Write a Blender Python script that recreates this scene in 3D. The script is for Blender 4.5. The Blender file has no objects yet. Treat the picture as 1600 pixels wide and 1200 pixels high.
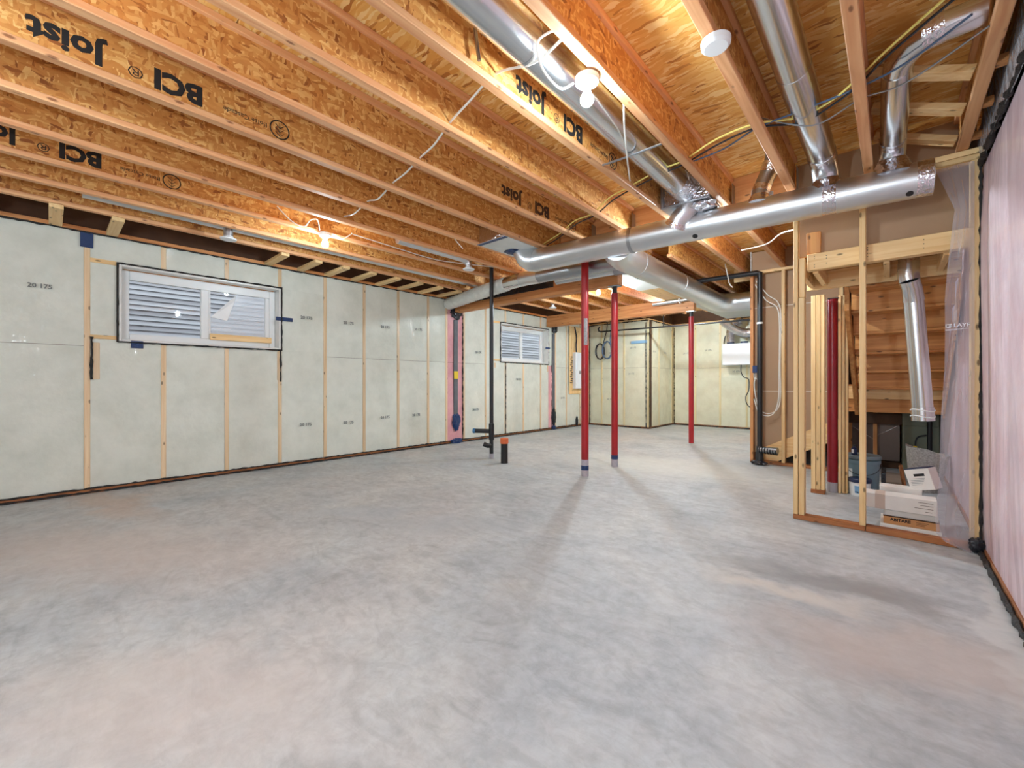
import bpy, bmesh, math, random
from mathutils import Vector, Matrix

random.seed(7)
SC = bpy.context.scene
COL = SC.collection


def s(r, g, b):
    """sRGB 0-255 to linear."""
    f = lambda c: (c / 12.92) if c <= 0.04045 else ((c + 0.055) / 1.055) ** 2.4
    return (f(r / 255), f(g / 255), f(b / 255), 1.0)


# ------------------------------------------------------------------ camera, world, exposure
cam_data = bpy.data.cameras.new('camera')
cam = bpy.data.objects.new('camera', cam_data)
COL.objects.link(cam)
cam.location = (0, 0, 1.127)
cam.rotation_euler = (math.radians(90), 0, math.radians(42.17))
cam_data.sensor_fit = 'HORIZONTAL'
cam_data.sensor_width = 36.0
cam_data.lens = 657.0 / 1600 * 36
cam_data.shift_y = -2.0 / 1600
cam_data.clip_start = 0.02
SC.camera = cam

SC.view_settings.view_transform = 'Standard'
SC.view_settings.look = 'None'
SC.view_settings.gamma = 1.0
SC.view_settings.use_curve_mapping = False
SC.view_settings.exposure = 1.33

# emission of each lamp: the three in view, two in bays out of sight, three unseen fill bulbs added behind the camera
try:
    SC.cycles.max_bounces = 9
    SC.cycles.diffuse_bounces = 4
    SC.cycles.glossy_bounces = 3
except Exception:
    pass
BULBS = dict(near=310.0, wall=210.0, far=900.0, bay=650.0, end=1000.0, fill_left=70.0, fill_mid=380.0, fill_right=900.0)
LAMP_TINT = (0.77, 0.93, 1.04, 1)
world = bpy.data.worlds.new('world')
SC.world = world
world.use_nodes = True
wn = world.node_tree.nodes
wb = wn['Background']
wb.inputs['Color'].default_value = (0.86, 0.93, 1.0, 1)
wb.inputs['Strength'].default_value = 0.62

# ------------------------------------------------------------------ materials


def new_mat(name):
    m = bpy.data.materials.new(name)
    m.use_nodes = True
    nt = m.node_tree
    b = nt.nodes['Principled BSDF']
    return m, nt, b


def plain(name, col, rough=0.5, metal=0.0, noise=0.0, nscale=8.0, bump=0.0, bscale=40.0, coat=0.0, coat_rough=0.1):
    m, nt, b = new_mat(name)
    b.inputs['Roughness'].default_value = rough
    b.inputs['Metallic'].default_value = metal
    b.inputs['Coat Weight'].default_value = coat
    b.inputs['Coat Roughness'].default_value = coat_rough
    tc = nt.nodes.new('ShaderNodeTexCoord')
    if noise > 0:
        n = nt.nodes.new('ShaderNodeTexNoise')
        n.inputs['Scale'].default_value = nscale
        n.inputs['Detail'].default_value = 4
        nt.links.new(tc.outputs['Object'], n.inputs['Vector'])
        r = nt.nodes.new('ShaderNodeValToRGB')
        r.color_ramp.elements[0].position = 0.3
        r.color_ramp.elements[1].position = 0.7
        r.color_ramp.elements[0].color = tuple(c * (1 - noise) for c in col[:3]) + (1,)
        r.color_ramp.elements[1].color = tuple(min(1, c * (1 + noise * 0.6)) for c in col[:3]) + (1,)
        nt.links.new(n.outputs['Fac'], r.inputs['Fac'])
        nt.links.new(r.outputs['Color'], b.inputs['Base Color'])
    else:
        b.inputs['Base Color'].default_value = col
    if bump > 0:
        n2 = nt.nodes.new('ShaderNodeTexNoise')
        n2.inputs['Scale'].default_value = bscale
        n2.inputs['Detail'].default_value = 3
        nt.links.new(tc.outputs['Object'], n2.inputs['Vector'])
        bp = nt.nodes.new('ShaderNodeBump')
        bp.inputs['Strength'].default_value = bump
        bp.inputs['Distance'].default_value = 0.02
        nt.links.new(n2.outputs['Fac'], bp.inputs['Height'])
        nt.links.new(bp.outputs['Normal'], b.inputs['Normal'])
        if coat > 0:
            nt.links.new(bp.outputs['Normal'], b.inputs['Coat Normal'])
    return m


def obj_vector(nt, scale):
    """object coordinates with a random offset per object, scaled per axis"""
    tc = nt.nodes.new('ShaderNodeTexCoord')
    oi = nt.nodes.new('ShaderNodeObjectInfo')
    mul = nt.nodes.new('ShaderNodeVectorMath')
    mul.operation = 'SCALE'
    mul.inputs[0].default_value = (17.0, 23.0, 11.0)
    nt.links.new(oi.outputs['Random'], mul.inputs['Scale'])
    add = nt.nodes.new('ShaderNodeVectorMath')
    add.operation = 'ADD'
    nt.links.new(tc.outputs['Object'], add.inputs[0])
    nt.links.new(mul.outputs['Vector'], add.inputs[1])
    mp = nt.nodes.new('ShaderNodeMapping')
    mp.inputs['Scale'].default_value = scale
    nt.links.new(add.outputs['Vector'], mp.inputs['Vector'])
    return mp.outputs['Vector'], oi


def wood(name, axis, light, dark, knot=None, rough=0.55, grain=1.0):
    m, nt, b = new_mat(name)
    b.inputs['Roughness'].default_value = rough
    sc = [26.0, 26.0, 26.0]
    sc[axis] = 1.3
    v, oi = obj_vector(nt, sc)
    n = nt.nodes.new('ShaderNodeTexNoise')
    n.inputs['Scale'].default_value = 1.0
    n.inputs['Detail'].default_value = 5
    n.inputs['Distortion'].default_value = 0.8
    nt.links.new(v, n.inputs['Vector'])
    r = nt.nodes.new('ShaderNodeValToRGB')
    r.color_ramp.elements[0].position = 0.32
    r.color_ramp.elements[1].position = 0.66
    r.color_ramp.elements[0].color = dark
    r.color_ramp.elements[1].color = light
    nt.links.new(n.outputs['Fac'], r.inputs['Fac'])
    # knots: sparse voronoi spots
    sk = [15.0, 15.0, 15.0]
    sk[axis] = 6.0
    v2, _ = obj_vector(nt, sk)
    vo = nt.nodes.new('ShaderNodeTexVoronoi')
    vo.inputs['Scale'].default_value = 1.0
    nt.links.new(v2, vo.inputs['Vector'])
    r2 = nt.nodes.new('ShaderNodeValToRGB')
    r2.color_ramp.elements[0].position = 0.08
    r2.color_ramp.elements[1].position = 0.16
    nt.links.new(vo.outputs['Distance'], r2.inputs['Fac'])
    mx = nt.nodes.new('ShaderNodeMix')
    mx.data_type = 'RGBA'
    k = knot or tuple(c * 0.35 for c in dark[:3]) + (1,)
    mx.inputs[6].default_value = k
    nt.links.new(r2.outputs['Color'], mx.inputs[0])
    nt.links.new(r.outputs['Color'], mx.inputs[7])
    hs = nt.nodes.new('ShaderNodeHueSaturation')
    mr = nt.nodes.new('ShaderNodeMapRange')
    mr.inputs['To Min'].default_value = 0.88
    mr.inputs['To Max'].default_value = 1.1
    nt.links.new(oi.outputs['Random'], mr.inputs['Value'])
    nt.links.new(mr.outputs['Result'], hs.inputs['Value'])
    nt.links.new(mx.outputs[2], hs.inputs['Color'])
    nt.links.new(hs.outputs['Color'], b.inputs['Base Color'])
    return m


def osb(name, stretch_a, stretch_b, cols, rough=0.6):
    """strand board: two voronoi flake layers lying at different angles, coloured per flake"""
    m, nt, b = new_mat(name)
    b.inputs['Roughness'].default_value = rough
    outs = []
    for i, (sc, rot) in enumerate((stretch_a, stretch_b)):
        tc = nt.nodes.new('ShaderNodeTexCoord')
        oi = nt.nodes.new('ShaderNodeObjectInfo')
        mul = nt.nodes.new('ShaderNodeVectorMath')
        mul.operation = 'SCALE'
        mul.inputs[0].default_value = (3.1, 5.7, 2.3)
        nt.links.new(oi.outputs['Random'], mul.inputs['Scale'])
        add = nt.nodes.new('ShaderNodeVectorMath')
        nt.links.new(tc.outputs['Object'], add.inputs[0])
        nt.links.new(mul.outputs['Vector'], add.inputs[1])
        # bend the flakes a little
        nz = nt.nodes.new('ShaderNodeTexNoise')
        nz.inputs['Scale'].default_value = 9.0
        nt.links.new(add.outputs['Vector'], nz.inputs['Vector'])
        sub = nt.nodes.new('ShaderNodeVectorMath')
        sub.operation = 'SCALE'
        sub.inputs['Scale'].default_value = 0.062
        nt.links.new(nz.outputs['Color'], sub.inputs[0])
        add2 = nt.nodes.new('ShaderNodeVectorMath')
        nt.links.new(add.outputs['Vector'], add2.inputs[0])
        nt.links.new(sub.outputs['Vector'], add2.inputs[1])
        mp = nt.nodes.new('ShaderNodeMapping')
        mp.inputs['Rotation'].default_value = rot
        mp.inputs['Scale'].default_value = sc
        nt.links.new(add2.outputs['Vector'], mp.inputs['Vector'])
        vo = nt.nodes.new('ShaderNodeTexVoronoi')
        vo.inputs['Scale'].default_value = 1.0
        nt.links.new(mp.outputs['Vector'], vo.inputs['Vector'])
        sep = nt.nodes.new('ShaderNodeSeparateColor')
        nt.links.new(vo.outputs['Color'], sep.inputs['Color'])
        r = nt.nodes.new('ShaderNodeValToRGB')
        e = r.color_ramp.elements
        e[0].position, e[0].color = 0.0, cols[0]
        e[1].position, e[1].color = 1.0, cols[3]
        x = e.new(0.10)
        x.color = cols[1]
        x = e.new(0.6)
        x.color = cols[2]
        nt.links.new(sep.outputs[0], r.inputs['Fac'])
        outs.append((r.outputs['Color'], sep.outputs[1], vo.outputs['Distance']))
    mx = nt.nodes.new('ShaderNodeMix')
    mx.data_type = 'RGBA'
    gt = nt.nodes.new('ShaderNodeMath')
    gt.operation = 'GREATER_THAN'
    gt.inputs[1].default_value = 0.5
    nt.links.new(outs[0][1], gt.inputs[0])
    nt.links.new(gt.outputs[0], mx.inputs[0])
    nt.links.new(outs[0][0], mx.inputs[6])
    nt.links.new(outs[1][0], mx.inputs[7])
    nt.links.new(mx.outputs[2], b.inputs['Base Color'])
    bp = nt.nodes.new('ShaderNodeBump')
    bp.inputs['Strength'].default_value = 0.25
    bp.inputs['Distance'].default_value = 0.004
    nt.links.new(outs[1][1], bp.inputs['Height'])
    nt.links.new(bp.outputs['Normal'], b.inputs['Normal'])
    return m


def batt_mat(name, base, dark, coat=0.35, crossband=True):
    """fibre batt under tight clear film: soft mottled fibre and a wavy clear coat"""
    m, nt, b = new_mat(name)
    b.inputs['Roughness'].default_value = 0.75
    b.inputs['Coat Weight'].default_value = coat
    b.inputs['Coat Roughness'].default_value = 0.09
    v, oi = obj_vector(nt, (1, 1, 1))
    n = nt.nodes.new('ShaderNodeTexNoise')
    n.inputs['Scale'].default_value = 3.2
    n.inputs['Detail'].default_value = 6
    n.inputs['Roughness'].default_value = 0.65
    nt.links.new(v, n.inputs['Vector'])
    r = nt.nodes.new('ShaderNodeValToRGB')
    r.color_ramp.elements[0].position = 0.3
    r.color_ramp.elements[1].position = 0.62
    r.color_ramp.elements[0].color = dark
    r.color_ramp.elements[1].color = base
    nt.links.new(n.outputs['Fac'], r.inputs['Fac'])
    nt.links.new(r.outputs['Color'], b.inputs['Base Color'])
    v2, _ = obj_vector(nt, (5, 5, 2.2) if crossband else (1.3, 1.3, 0.4))
    n2 = nt.nodes.new('ShaderNodeTexNoise')
    n2.inputs['Scale'].default_value = 1.4
    n2.inputs['Detail'].default_value = 3
    n2.inputs['Distortion'].default_value = 1.2
    nt.links.new(v2, n2.inputs['Vector'])
    bp = nt.nodes.new('ShaderNodeBump')
    bp.inputs['Strength'].default_value = 0.85 if crossband else 0.5
    bp.inputs['Distance'].default_value = 0.06
    nt.links.new(n2.outputs['Fac'], bp.inputs['Height'])
    nt.links.new(bp.outputs['Normal'], b.inputs['Coat Normal'])
    n3 = nt.nodes.new('ShaderNodeTexNoise')
    n3.inputs['Scale'].default_value = 22
    n3.inputs['Detail'].default_value = 4
    nt.links.new(v, n3.inputs['Vector'])
    bp2 = nt.nodes.new('ShaderNodeBump')
    bp2.inputs['Strength'].default_value = 0.25
    bp2.inputs['Distance'].default_value = 0.01
    nt.links.new(n3.outputs['Fac'], bp2.inputs['Height'])
    nt.links.new(bp2.outputs['Normal'], b.inputs['Normal'])
    return m


def concrete_mat():
    m, nt, b = new_mat('concrete')
    L = nt.links.new
    tc = nt.nodes.new('ShaderNodeTexCoord')

    def noise(scale, detail, dist=0.0, rough=0.55, mscale=None):
        n = nt.nodes.new('ShaderNodeTexNoise')
        n.inputs['Scale'].default_value = scale
        n.inputs['Detail'].default_value = detail
        n.inputs['Distortion'].default_value = dist
        n.inputs['Roughness'].default_value = rough
        if mscale:
            mp = nt.nodes.new('ShaderNodeMapping')
            mp.inputs['Scale'].default_value = mscale
            mp.inputs['Rotation'].default_value = (0, 0, 0.5)
            L(tc.outputs['Object'], mp.inputs['Vector'])
            L(mp.outputs['Vector'], n.inputs['Vector'])
        else:
            L(tc.outputs['Object'], n.inputs['Vector'])
        return n.outputs['Fac']

    def ramp(fac, *stops):
        r = nt.nodes.new('ShaderNodeValToRGB')
        e = r.color_ramp.elements
        e[0].position, e[0].color = stops[0]
        e[1].position, e[1].color = stops[-1]
        for p, c in stops[1:-1]:
            x = e.new(p)
            x.color = c
        L(fac, r.inputs['Fac'])
        return r.outputs['Color']

    def mix(fac, a, c, mode='MIX'):
        x = nt.nodes.new('ShaderNodeMix')
        x.data_type = 'RGBA'
        x.blend_type = mode
        for sock, val in ((0, fac), (6, a), (7, c)):
            if isinstance(val, (float, int)):
                x.inputs[sock].default_value = val
            elif isinstance(val, tuple):
                x.inputs[sock].default_value = val
            else:
                L(val, x.inputs[sock])
        return x.outputs[2]

    W, K = (1, 1, 1, 1), (0, 0, 0, 1)
    grey = ramp(noise(1.1, 8, 0.6, 0.6), (0.30, s(168, 174, 178)), (0.48, s(188, 193, 195)), (0.70, s(205, 207, 204)))
    warm = ramp(noise(2.2, 7, 1.0, 0.62), (0.3, s(184, 180, 177)), (0.7, s(208, 204, 200)))
    m1 = ramp(noise(0.42, 6, 0.7, 0.6), (0.50, K), (0.70, W))
    c = mix(m1, grey, warm)
    # trowel streaks
    st = ramp(noise(1.0, 8, 2.2, 0.68, (2.2, 5.0, 1.0)), (0.36, s(205, 205, 205)), (0.55, W))
    c = mix(0.40, c, st, 'MULTIPLY')
    blot = ramp(noise(3.4, 9, 1.8, 0.66), (0.36, s(196, 196, 196)), (0.56, W))
    c = mix(0.24, c, blot, 'MULTIPLY')
    fine = ramp(noise(16, 6, 0.5, 0.7), (0.34, s(214, 212, 210)), (0.6, W))
    c = mix(0.5, c, fine, 'MULTIPLY')

    # stains with a shape of their own
    def stain(x, y, rx, ry, rot, col, amt):
        nonlocal c
        mp = nt.nodes.new('ShaderNodeMapping')
        mp.vector_type = 'TEXTURE'
        mp.inputs['Location'].default_value = (x, y, 0)
        mp.inputs['Rotation'].default_value = (0, 0, rot)
        mp.inputs['Scale'].default_value = (rx, ry, 1)
        nz = nt.nodes.new('ShaderNodeTexNoise')
        nz.inputs['Scale'].default_value = 4.0
        nz.inputs['Detail'].default_value = 6
        L(tc.outputs['Object'], nz.inputs['Vector'])
        off = nt.nodes.new('ShaderNodeVectorMath')
        off.operation = 'MULTIPLY_ADD'
        off.inputs[1].default_value = (0.5, 0.5, 0)
        L(nz.outputs['Color'], off.inputs[0])
        L(tc.outputs['Object'], off.inputs[2])
        sh = nt.nodes.new('ShaderNodeVectorMath')
        sh.operation = 'SUBTRACT'
        sh.inputs[1].default_value = (0.25, 0.25, 0)
        L(off.outputs['Vector'], sh.inputs[0])
        L(sh.outputs['Vector'], mp.inputs['Vector'])
        ln = nt.nodes.new('ShaderNodeVectorMath')
        ln.operation = 'LENGTH'
        L(mp.outputs['Vector'], ln.inputs[0])
        f = ramp(ln.outputs['Value'], (0.35, (amt,) * 3 + (1,)), (1.0, K))
        c = mix(f, c, col)

    stain(-0.30, 3.00, 0.62, 0.17, 0.15, s(140, 140, 140), 0.75)
    stain(0.02, 2.95, 0.32, 0.14, -0.3, s(148, 145, 142), 0.6)
    stain(-0.45, 2.70, 0.5, 0.14, 0.2, s(216, 208, 196), 0.6)
    stain(-2.6, 2.2, 0.9, 0.28, 0.7, s(168, 175, 180), 0.45)
    stain(-3.4, 1.9, 0.7, 0.22, 0.9, s(166, 174, 180), 0.5)
    stain(-4.0, 0.2, 1.6, 0.6, 0.6, s(200, 184, 174), 0.5)
    stain(-1.9, 0.3, 0.8, 0.4, 0.7, s(200, 188, 180), 0.5)
    stain(0.1, 2.4, 0.9, 0.35, 0.4, s(196, 182, 173), 0.6)
    stain(-2.3, 5.6, 2.2, 1.0, 0.2, s(212, 212, 202), 0.5)
    stain(0.37, 3.1, 0.08, 1.5, 0.0, s(212, 211, 207), 0.6)
    stain(-5.4, 0.4, 1.2, 0.25, 0.2, s(198, 170, 150), 0.5)
    L(c, b.inputs['Base Color'])
    rr = nt.nodes.new('ShaderNodeMapRange')
    rr.inputs['To Min'].default_value = 0.42
    rr.inputs['To Max'].default_value = 0.68
    L(noise(2.0, 5), rr.inputs['Value'])
    L(rr.outputs['Result'], b.inputs['Roughness'])
    bp = nt.nodes.new('ShaderNodeBump')
    bp.inputs['Strength'].default_value = 0.12
    bp.inputs['Distance'].default_value = 0.01
    L(noise(9, 6, 0.8, 0.6, (1.0, 3.0, 1.0)), bp.inputs['Height'])
    L(bp.outputs['Normal'], b.inputs['Normal'])
    return m


def metal_mat(name, col, rough, bump=0.0, bscale=60):
    m, nt, b = new_mat(name)
    b.inputs['Metallic'].default_value = 1.0
    tc = nt.nodes.new('ShaderNodeTexCoord')
    n = nt.nodes.new('ShaderNodeTexNoise')
    n.inputs['Scale'].default_value = 5
    n.inputs['Detail'].default_value = 3
    nt.links.new(tc.outputs['Object'], n.inputs['Vector'])
    r = nt.nodes.new('ShaderNodeValToRGB')
    r.color_ramp.elements[0].position = 0.35
    r.color_ramp.elements[1].position = 0.65
    r.color_ramp.elements[0].color = tuple(c * 0.95 for c in col[:3]) + (1,)
    r.color_ramp.elements[1].color = col
    nt.links.new(n.outputs['Fac'], r.inputs['Fac'])
    nt.links.new(r.outputs['Color'], b.inputs['Base Color'])
    mr = nt.nodes.new('ShaderNodeMapRange')
    mr.inputs['To Min'].default_value = rough * 0.92
    mr.inputs['To Max'].default_value = rough * 1.12
    nt.links.new(n.outputs['Fac'], mr.inputs['Value'])
    nt.links.new(mr.outputs['Result'], b.inputs['Roughness'])
    if bump:
        n2 = nt.nodes.new('ShaderNodeTexNoise')
        n2.inputs['Scale'].default_value = bscale
        nt.links.new(tc.outputs['Object'], n2.inputs['Vector'])
        bp = nt.nodes.new('ShaderNodeBump')
        bp.inputs['Strength'].default_value = bump
        bp.inputs['Distance'].default_value = 0.01
        nt.links.new(n2.outputs['Fac'], bp.inputs['Height'])
        nt.links.new(bp.outputs['Normal'], b.inputs['Normal'])
    return m


def film_mat(name, opacity, col, rough=0.15):
    m, nt, b = new_mat(name)
    out = nt.nodes['Material Output']
    b.inputs['Base Color'].default_value = col
    b.inputs['Roughness'].default_value = rough
    tr = nt.nodes.new('ShaderNodeBsdfTransparent')
    mx = nt.nodes.new('ShaderNodeMixShader')
    fr = nt.nodes.new('ShaderNodeLayerWeight')
    fr.inputs['Blend'].default_value = 0.35
    mr = nt.nodes.new('ShaderNodeMapRange')
    mr.inputs['To Min'].default_value = opacity
    mr.inputs['To Max'].default_value = min(1, opacity + 0.45)
    nt.links.new(fr.outputs['Facing'], mr.inputs['Value'])
    nt.links.new(mr.outputs['Result'], mx.inputs[0])
    nt.links.new(tr.outputs[0], mx.inputs[1])
    nt.links.new(b.outputs[0], mx.inputs[2])
    nt.links.new(mx.outputs[0], out.inputs['Surface'])
    return m


def glass_mat():
    m, nt, b = new_mat('window_glass')
    out = nt.nodes['Material Output']
    tr = nt.nodes.new('ShaderNodeBsdfTransparent')
    gl = nt.nodes.new('ShaderNodeBsdfGlossy')
    gl.inputs['Roughness'].default_value = 0.02
    fr = nt.nodes.new('ShaderNodeFresnel')
    fr.inputs['IOR'].default_value = 1.5
    mx = nt.nodes.new('ShaderNodeMixShader')
    ge = nt.nodes.new('ShaderNodeNewGeometry')
    ff = nt.nodes.new('ShaderNodeMath')
    ff.operation = 'SUBTRACT'
    ff.use_clamp = True
    nt.links.new(fr.outputs[0], ff.inputs[0])
    nt.links.new(ge.outputs['Backfacing'], ff.inputs[1])
    nt.links.new(ff.outputs[0], mx.inputs[0])
    nt.links.new(tr.outputs[0], mx.inputs[1])
    nt.links.new(gl.outputs[0], mx.inputs[2])
    nt.links.new(mx.outputs[0], out.inputs['Surface'])
    return m


def emit_mat(name, col, strength):
    m, nt, b = new_mat(name)
    b.inputs['Base Color'].default_value = (1, 1, 1, 1)
    b.inputs['Emission Color'].default_value = col
    b.inputs['Emission Strength'].default_value = strength
    return m


PALE = (s(246, 212, 156), s(228, 182, 120))
LUM = [wood('spruce_lumber_%s' % 'xyz'[i], i, *PALE) for i in range(3)]
ORANGE = [wood('fir_beam_%s' % 'xyz'[i], i, s(216, 152, 94), s(188, 118, 64)) for i in range(3)]
WSTUD = wood('stud_under_film', 2, s(232, 206, 168), s(216, 182, 140), rough=0.35)
FSTUD = wood('pale_stud_under_film', 2, s(230, 214, 168), s(218, 196, 144), rough=0.35)
FLANGE = wood('veneer_flange', 1, s(236, 180, 128), s(214, 146, 96), knot=s(150, 96, 60))
PLATE = [wood('treated_plate_%s' % 'xyz'[i], i, s(176, 112, 62), s(138, 80, 40)) for i in range(3)]
DIM = [wood('brown_lumber_%s' % 'xyz'[i], i, s(222, 160, 92), s(190, 122, 62)) for i in range(3)]
OSB_C = (s(150, 84, 36), s(198, 128, 60), s(214, 150, 78), s(236, 188, 116))
OSB_WEB = osb('strand_board_web', ((8, 20, 62), (0.9, 0, 0)), ((8, 70, 22), (0.35, 0, 0)), OSB_C)
OSB_C2 = (s(176, 106, 44), s(226, 158, 74), s(238, 182, 98), s(250, 216, 150))
OSB_FLOOR = osb('strand_board_floor', ((9, 48, 10), (0, 0, 0.2)), ((14, 60, 10), (0, 0, -0.45)), OSB_C2)
OSB_RIM = osb('strand_board_rim', ((14, 40, 40), (0, 0.2, 0)), ((40, 40, 14), (0, -0.3, 0)), OSB_C2)
CONCRETE = concrete_mat()
BATT = batt_mat('white_batt_under_film', s(221, 222, 209), s(205, 207, 193))
BATT2 = batt_mat('cream_batt_under_film', s(224, 221, 196), s(210, 205, 178), coat=0.3)
PINK = batt_mat('pink_batt_under_film', s(226, 168, 170), s(208, 140, 148), coat=0.5, crossband=False)
PINKPALE = batt_mat('pale_pink_batt_under_film', s(232, 210, 216), s(218, 184, 192), coat=0.5, crossband=False)
GALV = metal_mat('galvanized_steel', s(220, 222, 224), 0.34)
GALV_SHINY = metal_mat('bright_galvanized_steel', s(218, 220, 222), 0.2)
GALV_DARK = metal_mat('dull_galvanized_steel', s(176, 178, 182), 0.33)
FOIL = metal_mat('crinkled_foil', s(222, 218, 222), 0.2, bump=0.8, bscale=45)
RED = plain('red_painted_steel', s(168, 28, 34), 0.32, noise=0.15, nscale=6)
RED_DARK = plain('dark_red_painted_steel', s(150, 24, 38), 0.3, noise=0.15, nscale=6)
BLACK = plain('black_pipe_plastic', s(30, 30, 33), 0.35, noise=0.2, nscale=10)
SEAL = plain('black_sealant', s(28, 25, 24), 0.55, bump=0.5, bscale=90)
BLUE = plain('blue_tape', s(18, 50, 98), 0.35, bump=0.5, bscale=70)
ORANGECAP = plain('orange_cap_plastic', s(224, 112, 62), 0.5)
WHITE = plain('white_plastic', s(238, 238, 236), 0.35)
WHITEMETAL = plain('white_enamel', s(234, 236, 238), 0.3)
VINYL = plain('white_vinyl', s(232, 233, 231), 0.35)
LINER = plain('white_liner_film', s(226, 224, 218), 0.3, noise=0.06, bump=0.35, bscale=14, coat=0.4)
PAPER = plain('brown_wallboard_paper', s(178, 146, 116), 0.85, noise=0.05, nscale=2)
CARD = plain('brown_cardboard', s(196, 140, 88), 0.75, noise=0.08, nscale=12)
WCARD = plain('white_cardboard', s(228, 222, 216), 0.6, noise=0.05, nscale=9)
GCARD = plain('grey_white_cardboard', s(206, 202, 196), 0.65, noise=0.05, nscale=9)
TAPE_TAN = plain('tan_packing_tape', s(206, 186, 172), 0.4)
INK = plain('black_ink', s(30, 27, 26), 0.8)
INK_GREY = plain('grey_ink', s(120, 122, 120), 0.8)
INK_BROWN = plain('faded_brown_ink', s(72, 44, 26), 0.8)
INK_WHITE = plain('white_ink', s(240, 240, 244), 0.7)
OLIVE = plain('olive_enamel', s(112, 118, 98), 0.5, noise=0.08, nscale=3)
FELT = plain('grey_felt', s(176, 172, 166), 0.95, noise=0.35, nscale=70, bump=0.6, bscale=120)
BUCKET = plain('blue_grey_plastic', s(112, 136, 146), 0.4, noise=0.08, nscale=5)
BUCKET_LID = plain('grey_lid_plastic', s(110, 124, 128), 0.45)
NAVY = plain('navy_plastic', s(26, 40, 74), 0.4)
LBLUE = plain('light_blue_print', s(130, 172, 206), 0.5)
CABLE_W = plain('white_cable', s(232, 228, 218), 0.45)
CABLE_Y = plain('yellow_cable', s(236, 216, 120), 0.45)
CABLE_B = plain('black_cable', s(34, 34, 40), 0.4)
CABLE_BL = plain('grey_blue_cable', s(84, 106, 134), 0.4)
YELLOW = plain('yellow_label', s(226, 196, 40), 0.5)
GREY_STICKER = plain('grey_sticker', s(150, 146, 144), 0.5, noise=0.3, nscale=60)
CLOUDY = film_mat('cloudy_wrap', 0.82, s(186, 180, 188), 0.3)
POLY = film_mat('clear_poly_sheet', 0.36, s(206, 196, 202), 0.22)
PEEL = film_mat('peeling_white_film', 0.42, s(236, 240, 246), 0.25)
GREYPOLY = plain('grey_wrap_film', s(186, 184, 188), 0.22, noise=0.3, nscale=7, bump=0.9, bscale=18, coat=0.6)
BLACKPOLY = plain('black_wrap_film', s(36, 36, 42), 0.25, bump=0.7, bscale=16)
STRIPDARK = plain('dark_strip', s(96, 98, 102), 0.5, noise=0.2, nscale=9)
GLASS = glass_mat()
SIDING = plain('white_siding', s(226, 232, 238), 0.6)
SIDING_G = plain('grey_siding', s(196, 200, 206), 0.6)
SOIL = plain('bare_soil', s(120, 108, 96), 0.95, noise=0.3, nscale=4)
BULB_M = {k: emit_mat('lit_bulb_' + k, LAMP_TINT, v) for k, v in BULBS.items()}
PLASTER = plain('plain_wall_board', s(214, 210, 204), 0.8)
DARKBOARD = plain('dark_board', s(84, 56, 36), 0.8, noise=0.2)
IRON = plain('black_iron_pipe', s(40, 38, 38), 0.4)

# ------------------------------------------------------------------ mesh helper


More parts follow.
